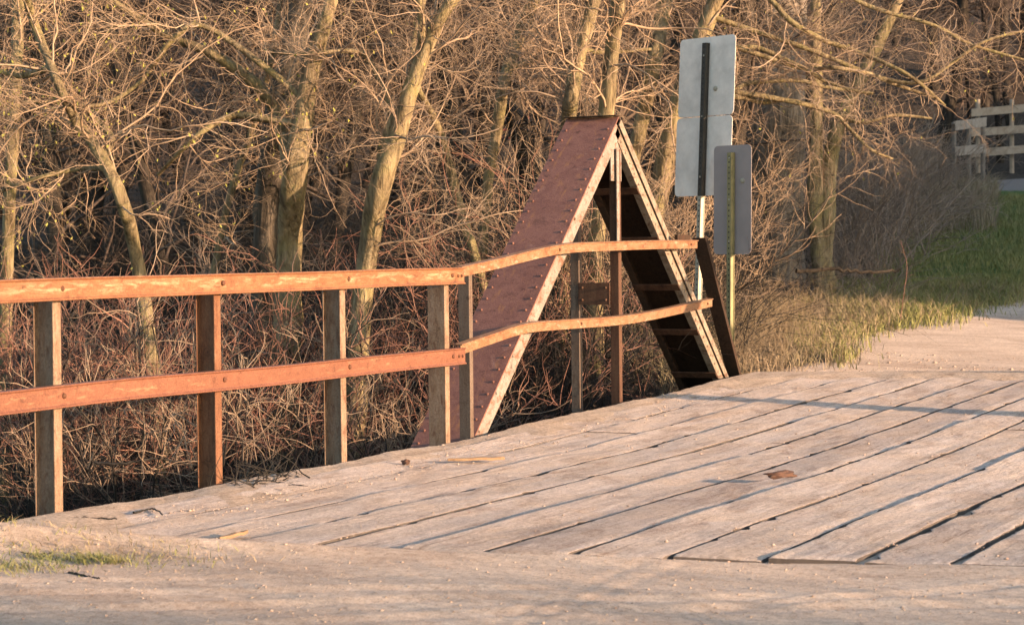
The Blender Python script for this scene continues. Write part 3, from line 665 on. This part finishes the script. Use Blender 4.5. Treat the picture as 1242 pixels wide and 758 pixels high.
_arms = [[(846, 66, 4.5), (889, 60, 3.6), (918, 58, 3.6), (953, 73, 3.4), (982, 87, 3.2), (1002, 99, 3), (1031, 109, 2.6), (1060, 114, 2)],
         [(868, 5, 4), (905, -22, 4), (935, 0, 4), (959, 26, 4), (997, 48, 3.6), (1034, 61, 3.4), (1084, 82, 3), (1113, 99, 2.6), (1146, 128, 1.8)],
         [(838, 118, 4), (889, 109, 3.2), (909, 101, 3.2), (967, 98, 3), (997, 105, 2.8), (1055, 114, 2)],
         [(840, 126, 4.4), (892, 118, 4), (924, 124, 3.8), (956, 122, 3.6), (1000, 134, 3.2), (1043, 149, 2.8), (1084, 140, 2.4), (1130, 144, 1.6)],
         [(846, 100, 4), (930, 118, 3.5), (1005, 135, 3), (1031, 157, 2.6), (1055, 181, 2.2), (1083, 193, 1.5)],
         [(856, 40, 4), (930, 70, 3.4), (979, 84, 3), (1011, 82, 3), (1055, 90, 3), (1084, 102, 2.6), (1138, 120, 1.8)],
         [(868, 10, 4), (980, 60, 3.4), (1070, 95, 3), (1119, 99, 2.6), (1160, 73, 2.4), (1195, 50, 2.2), (1250, 36, 1.6)],
         [(880, -40, 4), (970, -30, 3.6), (1060, 10, 3), (1130, 30, 2.6), (1180, 55, 2.2), (1250, 75, 1.6)]]
hero('wide_tree', 'leaning trunk behind the tall sign with long low branches sweeping right', 23.0,
     [[(768, 440, 14), (782, 330, 14), (800, 236, 13.5), (816, 150, 13), (841, 70, 12), (868, 0, 11), (892, -80, 9), (920, -200, 7)]] + _arms, 52, 340, 1100, l1=(.4, 1.5), bud=160, jit=.12)
hero('old_tree', 'massive rough barked trunk in shade beside the narrow sign', 30.5,
     [[(944, 420, 45), (942, 330, 40), (943, 220, 37), (946, 130, 36), (950, 0, 33), (956, -150, 28), (960, -300, 22)]], 16, 100, 360, 'bark_old', lump=.06)
hero('twin_tree', 'two slim stems growing from one base right of the massive trunk', 28.0,
     [[(1000, 345, 17), (994, 300, 13), (988, 240, 11), (990, 130, 8.5), (989, 20, 7), (985, -80, 6), (980, -180, 4)],
      [(1000, 320, 12), (1003, 260, 11.5), (1006, 200, 10.5), (1016, 155, 10), (1042, 100, 9), (1076, 30, 8), (1112, -50, 6), (1150, -140, 4)]], 36, 260, 900, tilt=.0, l1=(.5, 1.9), bud=120, jit=.08)
hero('budding_tree', 'crooked leaning stem dotted with yellow buds at the far left', 19.5,
     [[(196, 560, 9), (182, 420, 9.5), (165, 310, 9), (147, 240, 9), (118, 182, 8), (94, 150, 7), (70, 100, 6), (42, 30, 6), (20, -50, 5), (10, -140, 4)],
      [(128, 200, 5), (136, 170, 5), (120, 150, 4), (100, 128, 3)],
      [(60, 80, 5), (20, 92, 4), (-40, 70, 3)], [(140, 225, 4), (100, 205, 3.4), (50, 215, 3), (-20, 240, 2)]], 34, 260, 900, bud=900)
hero('sunlit_tree', 'rough sunlit trunk at the upper left corner of the thicket', 21.5,
     [[(4, 520, 9), (10, 300, 8.5), (18, 120, 8), (22, 30, 8), (24, -80, 7), (20, -200, 5)]], 22, 170, 600, bud=300)
hero('leaning_sapling', 'thin pale sapling slanting up between forked tree and budding tree', 22.5,
     [[(240, 520, 5), (252, 380, 5), (276, 250, 5), (305, 160, 4.4), (330, 70, 4), (345, -40, 3)]], 18, 130, 460, l1=(.5, 1.6))

# --- trees farther back: five kinds, each with trunk and crown, copied
def bg_kind(seed):
    g = np.random.default_rng(seed); H = g.uniform(8, 11); r = g.uniform(.10, .2)
    P, R = grow(np.zeros((1, 3)), np.array([[g.normal(0, .1), g.normal(0, .1), 1]]), np.array([H]), np.array([r]), 16, .06, .08, .25, g)
    P1, R1 = spawn(P, R * .6, 38, .08, 1, .5, 1.3, 1.4, 3.6, .5, 9, .15, .03, .012, g=g)
    P2, R2 = spawn(P1, R1, 240, .15, 1, .4, 1.2, .6, 1.7, .6, 7, .2, .0, .007, g=g)
    P3, R3 = spawn(P2, R2, 1300, .1, 1, .4, 1.2, .3, .9, .7, 5, .24, .0, .0048, g=g)
    V, F = tubes([(P, R, 9)], .06); V[:, 2] -= .3; tr = np_mesh('trunk', V, F); tr.materials.append(M['bark_far'])
    V, F = tubes([(P1, R1, 4), (P2, R2, 3), (P3, R3, 3)]); cr = np_mesh('crown', V, F); cr.materials.append(M['twig_far'])
    return tr, cr
kinds = [bg_kind(100 + i) for i in range(5)]
def bg_tree(x, y, s, k, name='bare_tree', label='leafless grey tree deep in the woods behind the sunlit thicket', group='bare trees deep in the woods'):
    t = empty(name, (x, y, gz((x, y)))); tag(t, label, 'tree', group)
    t.rotation_euler = (0, 0, random.uniform(0, 6.28)); t.scale = (s, s, s)
    for nm, meh in zip(('trunk', 'crown'), kinds[k]):
        o = bpy.data.objects.new(nm, meh); col.objects.link(o); o.parent = t
n = 0
while n < 95:
    u = random.uniform(-.30, .30); d = 27 + 63 * random.random() ** 1.25
    if u > .13 and d < 70: continue
    if u > .10 and d < 36: continue
    p = CAM[:2] + FH * d + RH * u * d
    bg_tree(p[0], p[1], random.uniform(.75, 1.25) * (1 + .004 * d), n % 5); n += 1
for k in range(26):
    u = random.uniform(.12, .33); d = random.uniform(67, 98); p = CAM[:2] + FH * d + RH * u * d
    bg_tree(p[0], p[1], random.uniform(1.0, 1.5), k % 5, label='leafless tree on the shady slope behind the white fence', group='bare trees behind the white fence')
# off to the east: the trees whose shadows reach the road in front of the bridge
for x, y, s, k in ((18, 22, .9, 3), (40, -3.35, 1.4, 1)):
    bg_tree(x, y, s, k, label='leafless tree on the rise east of the road', group='bare trees east of the road')

# --- shrubs: multi-stemmed, each one a thing
def shrub_mesh(seed, n0=16, H=1.7, red=False):
    g = np.random.default_rng(seed)
    S = np.stack([g.normal(0, .16, n0), g.normal(0, .16, n0), np.full(n0, -.15)], 1); Dv = np.stack([g.normal(0, .5, n0), g.normal(0, .5, n0), np.ones(n0)], 1)
    P, R = grow(S, Dv, g.uniform(.7, 1.2, n0) * H, g.uniform(.006, .012, n0), 10, .13, -.01, .35, g)
    P2, R2 = spawn(P, R, n0 * 8, .5, 1, .3, 1.0, .35, .95, .65, 7, .18, .02, .0042, g=g)
    P3, R3 = spawn(P2, R2, n0 * 18, .1, 1, .3, 1.1, .15, .5, .7, 5, .2, .02, .003, g=g)
    a = tubes([(P, R, 5)]); b = tubes([(P2, R2, 3), (P3, R3, 3)])
    return np_mesh('stems', *a), np_mesh('crown', *b)
for nm, mt, seeds, spots, lab, grp in (
    ('red_shrub', 'twig_red', (1, 2, 3), [(110, 19.5), (165, 19.8), (215, 19.2), (262, 20), (305, 19.6), (70, 19.8), (20, 19.4), (560, 19), (600, 20), (640, 21.2), (665, 20.5), (535, 20.3), (140, 21), (235, 21.5), (-30, 19), (400, 20.8), (470, 21.2), (500, 21.5)], 'leafless shrub of reddish stems massed behind the rusty railing', 'reddish shrubs behind the railing'),
    ('tan_shrub', 'twig', (4, 5, 6), [(45, 18.6), (300, 18.8), (360, 19.5), (440, 19.4), (520, 19.6), (190, 18.5), (690, 22.3), (720, 21), (745, 22.8), (775, 21.8), (805, 23), (820, 22.2), (790, 24), (250, 23), (120, 24), (420, 23.5), (560, 23), (640, 24.5), (30, 22.5), (330, 24.5)], 'leafless shrub of pale tan stems tangled among the sunlit trunks', 'tan shrubs among the trunks'),
    ('grey_shrub', 'hedge', (7, 8, 9), [(1045, 33), (1070, 36), (1090, 38), (1100, 42), (1112, 40), (1035, 31), (1060, 40), (1100, 47), (1120, 56), (1080, 32), (1108, 34), (1010, 36), (1020, 34), (1048, 38), (1085, 42), (1105, 38), (1065, 46), (1030, 44), (1112, 50), (1095, 54)], 'leafless grey brown shrub in the shady hedge beside the grass', 'grey shrubs beside the grass')):
    protos = [shrub_mesh(s, 18, 1.9 if nm != 'tan_shrub' else 2.0) for s in seeds]
    for pr in protos:
        pr[0].materials.append(M['stem_shade' if mt != 'hedge' else mt]); pr[1].materials.append(M[mt])
    for i, (px, d) in enumerate(spots):
        p = CAM + ray(px, 400) * d; z = gz(p)
        t = empty(nm, (p[0], p[1], z)); tag(t, lab, 'shrub', grp); t.rotation_euler = (0, 0, random.uniform(0, 6.28))
        s = random.uniform(.85, 1.3) * (1.25 if z < -.8 else 1.0) * ((1.15 if d < 44 else .8) if nm == 'grey_shrub' else 1.0); t.scale = (s, s, s)
        for a, b in zip(('stems', 'crown'), protos[i % 3]):
            o = bpy.data.objects.new(a, b); col.objects.link(o); o.parent = t

_sm = shrub_mesh(31, 46, 2.3)  # dense shrubs added out of view, only to shade the near road
for m_ in _sm: m_.materials.append(M['twig'])
for x, y, k_ in ((13.6, -1.6, .85), (14.2, -.95, .72), (13.9, -2.3, 1.0)):
    t = empty('shade_shrub', (x, y, gz((x, y)))); tag(t, 'unseen bare shrub added to shade the road in front of the bridge', 'shrub', 'added shade shrubs'); t.rotation_euler = (0, 0, x * 3); t.scale = (k_, k_, k_)
    for a, b in zip(('stems', 'crown'), _sm):
        o = bpy.data.objects.new(a, b); col.objects.link(o); o.parent = t
# --- undergrowth, weeds, grass, gravel: nobody could count them
def scatter_px(n, x0, x1, d0, d1, g=rng):
    px = g.uniform(x0, x1, n); d = np.sqrt(g.uniform(d0 ** 2, d1 ** 2, n)); u = (px - PW / 2) / FP
    return np.stack([CAM[0] + FH[0] * d + RH[0] * u * d, CAM[1] + FH[1] * d + RH[1] * u * d], 1)
def keep(xy, f): return xy[f(xy[:, 0], xy[:, 1])]
def stems(xy, l0, l1, r0, r1, K, wander, grav, lean, m=3):
    n = len(xy); S = np.column_stack([xy, ground_z(xy[:, 0], xy[:, 1], False) - .03])
    Dv = np.column_stack([rng.normal(0, lean, n), rng.normal(0, lean, n), np.ones(n)])
    P, R = grow(S, Dv, rng.uniform(l0, l1, n), rng.uniform(r0, r1, n), K, wander, grav, .3); return (P, R, m)
ravine = lambda x, y: (x < -.75) & ((y - .25 * x) > .3)
xy = keep(scatter_px(15000, -60, 900, 13, 34), ravine)
A = stems(xy, .7, 2.6, .0022, .006, 8, .2, -.10, .6)
B = spawn(A[0], A[1], 15000, .2, 1, .3, 1.1, .2, .7, .7, 5, .2, -.03, .0022)
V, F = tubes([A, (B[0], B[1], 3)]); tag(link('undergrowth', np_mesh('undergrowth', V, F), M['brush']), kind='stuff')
xy = keep(scatter_px(2400, 960, 1170, 27, 50), lambda x, y: (x < -.6))
xy = xy[((xy[:, 0] - CAM[0]) * RH[0] + (xy[:, 1] - CAM[1]) * RH[1]) < .19 * ((xy[:, 0] - CAM[0]) * FH[0] + (xy[:, 1] - CAM[1]) * FH[1])]
A = stems(xy, .4, 1.3, .003, .007, 7, .2, -.05, .5); V, F = tubes([A]); tag(link('hedge_brush', np_mesh('hedge_brush', V, F), M['hedge']), kind='stuff')
def blades(xy, h0, h1, w, lean, zoff=0.0):
    n = len(xy); h = rng.uniform(h0, h1, n); a = rng.uniform(0, 6.28, n); z = ground_z(xy[:, 0], xy[:, 1]) - .01 + zoff
    b = np.column_stack([xy, z]); s = np.stack([np.cos(a), np.sin(a), np.zeros(n)], 1) * w * rng.uniform(.6, 1.3, (n, 1)); l = rng.normal(0, lean, (n, 2)) * h[:, None]
    m1 = b + np.column_stack([l * .35, h * .6]); t1 = b + np.column_stack([l, h * rng.uniform(.75, 1.0, n)])
    V = np.stack([b - s, b + s, m1 + s * .7, m1 - s * .7, t1 + s * .12, t1 - s * .12], 1).reshape(-1, 3); k = (np.arange(n) * 6)[:, None]
    return V, np.concatenate([k + [0, 1, 2, 3], k + [3, 2, 4, 5]])
bankf = lambda x, y: (x < -.25 + .03 * (y - 10) - .45 * wob(x, y, .9) - .25 * wob(x, y, 2.6) + rng.normal(0, .22, len(x))) & ((y - .25 * x) > 9.9 + .2 * np.sin(x * 3)) & (x > -5.5)
xy = np.concatenate([keep(scatter_px(11000, 800, 1090, 19, 27), bankf), keep(scatter_px(5000, 1000, 1250, 20.5, 29), bankf)]); V, F = blades(xy, .07, .30, .004, .6)
tag(link('dry_weeds', np_mesh('dry_weeds', V, F), M['dry']), kind='stuff')
A = stems(keep(scatter_px(1300, 760, 1000, 19.5, 27), bankf), .3, .8, .002, .0045, 7, .12, -.09, .4); V, F = tubes([A]); tag(link('dry_stalks', np_mesh('dry_stalks', V, F), M['dry']), kind='stuff')
gf = lambda x, y: bankf(x, y) & (wob(x, y, 1.6) + 1.3 * ((x - CAM[0]) * RH[0] + (y - CAM[1]) * RH[1] > .155 * ((x - CAM[0]) * FH[0] + (y - CAM[1]) * FH[1])) > .15)
xy = keep(scatter_px(34000, 960, 1245, 20.5, 30), gf); xy2 = keep(scatter_px(26000, 1060, 1260, 28, 54), lambda x, y: (x < .1 + .03 * (y - 10)) & (((x - CAM[0]) * RH[0] + (y - CAM[1]) * RH[1]) > .172 * ((x - CAM[0]) * FH[0] + (y - CAM[1]) * FH[1])))
V, F = blades(np.concatenate([xy, xy2]), .06, .2, .006, .5); tag(link('grass', np_mesh('grass', V, F), M['green']), kind='stuff')
xy = keep(scatter_px(7000, 1090, 1210, 40, 56), lambda x, y: (x < 0) & (wob(x, y, .8) > -.1)); V, F = blades(xy, .25, .75, .008, .3)
tag(link('tall_dry_grass', np_mesh('tall_dry_grass', V, F), M['dry']), kind='stuff')
# the green tufts on the near road edge
o0 = onz(62, 684, 0); nT = 900
xy = np.concatenate([np.stack([rng.normal(onz(px, py, 0)[0], sx, k), rng.normal(onz(px, py, 0)[1], sy, k)], 1) for px, py, sx, sy, k in ((112, 682, .13, .05, 420), (20, 690, .16, .09, 420), (48, 678, .05, .03, 90), (140, 684, .04, .02, 60))])
V, F = blades(np.concatenate([xy, np.stack([rng.uniform(.3, 1.7, 260), rng.uniform(-1.25, -.75, 260)], 1)]), .012, .06, .0026, 1.0); tag(link('grass_tufts', np_mesh('grass_tufts', V, F), M['green']), kind='stuff')
xy = np.stack([rng.normal(.95, .35, 500), rng.normal(-.98, .12, 500)], 1); V, F = blades(xy, .012, .06, .002, 1.3); tag(link('dead_grass', np_mesh('dead_grass', V, F), M['dry']), kind='stuff')
# pebbles on sand and deck
def stones(P, s):
    n = len(P); ico = np.array([(0, 0, 1), (.9, 0, .1), (.28, .85, -.05), (-.72, .53, .1), (-.72, -.53, 0), (.28, -.85, .1), (0, 0, -.8)])
    tri = np.array([(0, 1, 2), (0, 2, 3), (0, 3, 4), (0, 4, 5), (0, 5, 1), (6, 2, 1), (6, 3, 2), (6, 4, 3), (6, 5, 4), (6, 1, 5)])
    a = rng.uniform(0, 6.28, n); c, q = np.cos(a), np.sin(a); sh = ico[None] * rng.uniform(.6, 1.3, (n, 7, 1)) * s[:, None, None] * np.array([1.2, 1, .6])
    V = np.stack([sh[..., 0] * c[:, None] - sh[..., 1] * q[:, None], sh[..., 0] * q[:, None] + sh[..., 1] * c[:, None], sh[..., 2]], -1) + P[:, None]
    return V.reshape(-1, 3), (tri[None] + (np.arange(n) * 7)[:, None, None]).reshape(-1, 3)
xy = np.stack([rng.uniform(-.1, 6, 26000), rng.uniform(-3.0, .6, 26000)], 1); xy = xy[(xy[:, 1] - .25 * xy[:, 0]) < -.96]
p1 = np.column_stack([xy, ground_z(xy[:, 0], xy[:, 1]) + .001]); s1 = .0016 * (1 + rng.pareto(2.9, len(p1)).clip(0, 5))
xd = np.stack([np.concatenate([rng.uniform(.03, .8, 6000), rng.uniform(.2, 5.2, 5000)]), rng.uniform(-.9, 10.2, 11000)], 1); xd = xd[((xd[:, 1] - .25 * xd[:, 0]) > -.95) & ((xd[:, 1] - .25 * xd[:, 0]) < 9.8)]
p2 = np.column_stack([xd, .024 + .02 * np.maximum(0, xd[:, 1] - 4)]); s2 = .0020 * (1 + rng.pareto(2.6, len(p2)).clip(0, 5))
xf = np.stack([rng.uniform(-.5, 4, 3000), rng.uniform(9.6, 13.5, 3000)], 1); xf = xf[(xf[:, 1] - .25 * xf[:, 0]) > 9.7]
p3 = np.column_stack([xf, ground_z(xf[:, 0], xf[:, 1]) + .004]); s3 = .004 * (1 + rng.pareto(2.2, len(p3)).clip(0, 6))
V, F = stones(np.concatenate([p1, p2, p3]), np.concatenate([s1, s2, s3])); tag(link('gravel', np_mesh('gravel', V, F), M['stone']), kind='stuff')
# leaf litter on the floor of the creek and the wood
xy = keep(scatter_px(16000, -40, 1000, 14, 40), ravine); n = len(xy); c = np.column_stack([xy, ground_z(xy[:, 0], xy[:, 1], False) + rng.uniform(.0, .05, n)])
a = unit(rng.normal(0, 1, (n, 3))) * rng.uniform(.02, .05, (n, 1)); b = unit(np.cross(a, rng.normal(0, 1, (n, 3)))) * .025
V = np.stack([c - a, c + b, c + a, c - b + [0, 0, .012]], 1).reshape(-1, 3); tag(link('leaf_litter', np_mesh('leaf_litter', V, np.arange(n * 4).reshape(-1, 4)), M['leaf']), kind='stuff')

# ------------------------------------------------------------------ small things on the deck and the bank
def chunk(name, label, cat, px, py, z, size, m, sd, rot=0.0):
    p = onz(px, py, z); bm = bmesh.new(); bmesh.ops.create_icosphere(bm, subdivisions=3, radius=1)
    for v in bm.verts:
        k = 1 + .45 * mnoise.noise((v.co.x * 1.6 + sd, v.co.y * 1.6, v.co.z * 1.6)) + .2 * mnoise.noise((v.co.x * 5 + sd, v.co.y * 5, v.co.z * 5))
        v.co *= k; v.co.x *= size[0]; v.co.y *= size[1]; v.co.z *= size[2]
    me = bpy.data.meshes.new(name); bm.to_mesh(me); bm.free(); o = link(name, me, M[m]); o.location = (p[0], p[1], z + size[2] * .6); o.rotation_euler = (0, 0, rot)
    return tag(o, label, cat)
chunk('hole_lump', 'dark lump standing in for a shadowed hole in the planks in mid deck', 'wood chunk', 946, 578, .06, (.10, .035, .02), 'rot', 3, .9)  # solid dark lump in place of a shadowed hole
chunk('clod', 'small brown clod of dirt at the near end of the planks', 'clod', 96, 667, .0, (.045, .03, .03), 'rot', 8)
chunk('clod', 'lower reddish clod beside the green grass tuft', 'clod', 112, 668, .0, (.035, .03, .02), 'rot', 15)
chunk('stone', 'small dark stone near the edge timber below the third railing post', 'stone', 492, 562, .03, (.03, .02, .015), 'rot', 22)
def slat(name, label, cat, a, b, z, w, h, m):
    p, q = onz(*a, z), onz(*b, z); d = unit(q - p); s = np.cross(d, (0, 0, 1)); path = [p + (q - p) * k / 8 + [0, 0, .006 * mnoise.noise((k * .9, 3, 0)) + .0] for k in range(9)]
    V, F = [], []; mb = MB(); ws = [w * (1 - abs(2 * k / 8 - 1) ** 4 * .7) * (1 + .2 * mnoise.noise((k * 1.3, 0, 0))) for k in range(9)]
    for c_, ww in zip(path, ws): V += [c_ - s * ww, c_ + s * ww, c_ + s * ww * .8 + np.array([0, 0, h]), c_ - s * ww * .7 + np.array([0, 0, h])]
    F = [(k * 4 + j, k * 4 + (j + 1) % 4, k * 4 + 4 + (j + 1) % 4, k * 4 + 4 + j) for k in range(8) for j in range(4)] + [(3, 2, 1, 0), (32, 33, 34, 35)]
    mb.add(V, F); o = mb.build(name, M[m]); return tag(o, label, cat)
slat('splinter', 'long orange splinter of fresh split wood on the deck beside the railing', 'splinter', (543, 559), (612, 557), .035, .022, .016, 'splinter')
slat('splinter', 'short reddish splinter on the planks at the near deck end', 'splinter', (266, 655), (300, 646), .035, .018, .014, 'splinter')
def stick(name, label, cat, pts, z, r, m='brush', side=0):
    P = np.array([onz(*p, z) if len(p) == 2 else at(*p) for p in pts]); s = spline(P, 24); s = s + rng.normal(0, r * .3, s.shape)
    sets = [(s[None], np.linspace(r, r * .5, 24)[None], 6)]
    if side: Pq, Rq = spawn(sets[0][0], sets[0][1], side, .3, 1, .4, 1., .08, .3, .5, 6, .2, 0, .0015); sets.append((Pq, Rq, 3))
    V, F = tubes(sets, .05); return tag(link(name, np_mesh(name, V, F), M[m]), label, cat)
stick('stick', 'long dark stick lying along the dusty edge timber at left', 'stick', [(40, 632), (90, 628), (142, 629)], .035, .007)
stick('stick', 'bent dark stick on the deck edge between the first two railing posts', 'stick', [(162, 622), (185, 617), (198, 624)], .035, .006)
stick('stick', 'thin stick at the far left edge of the sand above the tuft', 'stick', [(-6, 664), (30, 671), (62, 671)], .012, .007)
stick('stick', 'short brown stick on bare sand right of the tuft', 'stick', [(84, 694), (102, 698), (120, 701)], .008, .006)
def heap():
    p = onz(312, 583, .03); n = 70
    S = np.column_stack([rng.normal(p[0], .10, n), rng.normal(p[1], .16, n), np.full(n, .03)]); Dv = np.column_stack([rng.normal(0, 1, n), rng.normal(0, 1, n), rng.uniform(0, .7, n)])
    P, R = grow(S, Dv, rng.uniform(.08, .32, n), rng.uniform(.002, .005, n), 6, .25, -.06, .4); P[..., 2] = np.maximum(P[..., 2], .026)
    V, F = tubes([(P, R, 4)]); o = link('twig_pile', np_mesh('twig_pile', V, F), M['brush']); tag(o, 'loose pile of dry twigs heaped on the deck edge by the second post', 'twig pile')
heap()
stick('fallen_branch', 'broken fallen branch lying in dry grass below the twin stems', 'branch', [(965, 330, 26), (1010, 326, 26), (1050, 330, 26), (1090, 328, 26.4)], 0, .03, 'bark_far')
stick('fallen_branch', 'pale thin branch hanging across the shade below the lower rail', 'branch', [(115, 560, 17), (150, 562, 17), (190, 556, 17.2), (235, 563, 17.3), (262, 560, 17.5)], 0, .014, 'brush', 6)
stick('seedling', 'single reddish bare seedling at the grass edge by the road', 'seedling', [(1092, 388, 22.5), (1097, 350, 22.5), (1100, 322, 22.5), (1092, 292, 22.5)], 0, .0045, 'twig_red', 7)

# ------------------------------------------------------------------ light, sky, camera
el = math.radians(9.3); az = np.array([.998, -.05]); az /= np.linalg.norm(az)
sd = Vector((az[0] * math.cos(el), az[1] * math.cos(el), math.sin(el)))
sl = bpy.data.lights.new('sun', 'SUN'); sl.energy = 5.0; sl.angle = math.radians(.55); sl.color = (1.0, .65, .405)
so = bpy.data.objects.new('sun', sl); col.objects.link(so); so.rotation_euler = sd.to_track_quat('Z', 'Y').to_euler(); so.location = sd * 60
w = bpy.data.worlds.new('World'); scn.world = w; w.use_nodes = True; nt = w.node_tree
sky = nt.nodes.new('ShaderNodeTexSky'); sky.sky_type = 'NISHITA'; sky.sun_disc = False; sky.sun_elevation = el; sky.sun_rotation = math.atan2(az[0], az[1])
nt.links.new(sky.outputs['Color'], nt.nodes['Background'].inputs['Color']); nt.nodes['Background'].inputs['Strength'].default_value = .15
cam = bpy.data.cameras.new('camera'); co = bpy.data.objects.new('camera', cam); col.objects.link(co)
from mathutils import Matrix
mw = Matrix(((RT[0], UP[0], -FW[0], CAM[0]), (RT[1], UP[1], -FW[1], CAM[1]), (RT[2], UP[2], -FW[2], CAM[2]), (0, 0, 0, 1)))
co.matrix_world = mw
cam.sensor_width = 36; cam.lens = 36 * FP / PW; cam.clip_end = 1000; cam.clip_start = .1
cam.dof.use_dof = True; cam.dof.focus_distance = 14.5; cam.dof.aperture_fstop = 6.3
scn.camera = co
v = scn.view_settings; v.view_transform = 'Standard'; v.look = 'None'; v.exposure = 1.52; v.gamma = 1; v.use_curve_mapping = False
scn.cycles.max_bounces = 5; scn.cycles.diffuse_bounces = 3; scn.cycles.glossy_bounces = 2
scn.cycles.use_denoising = True
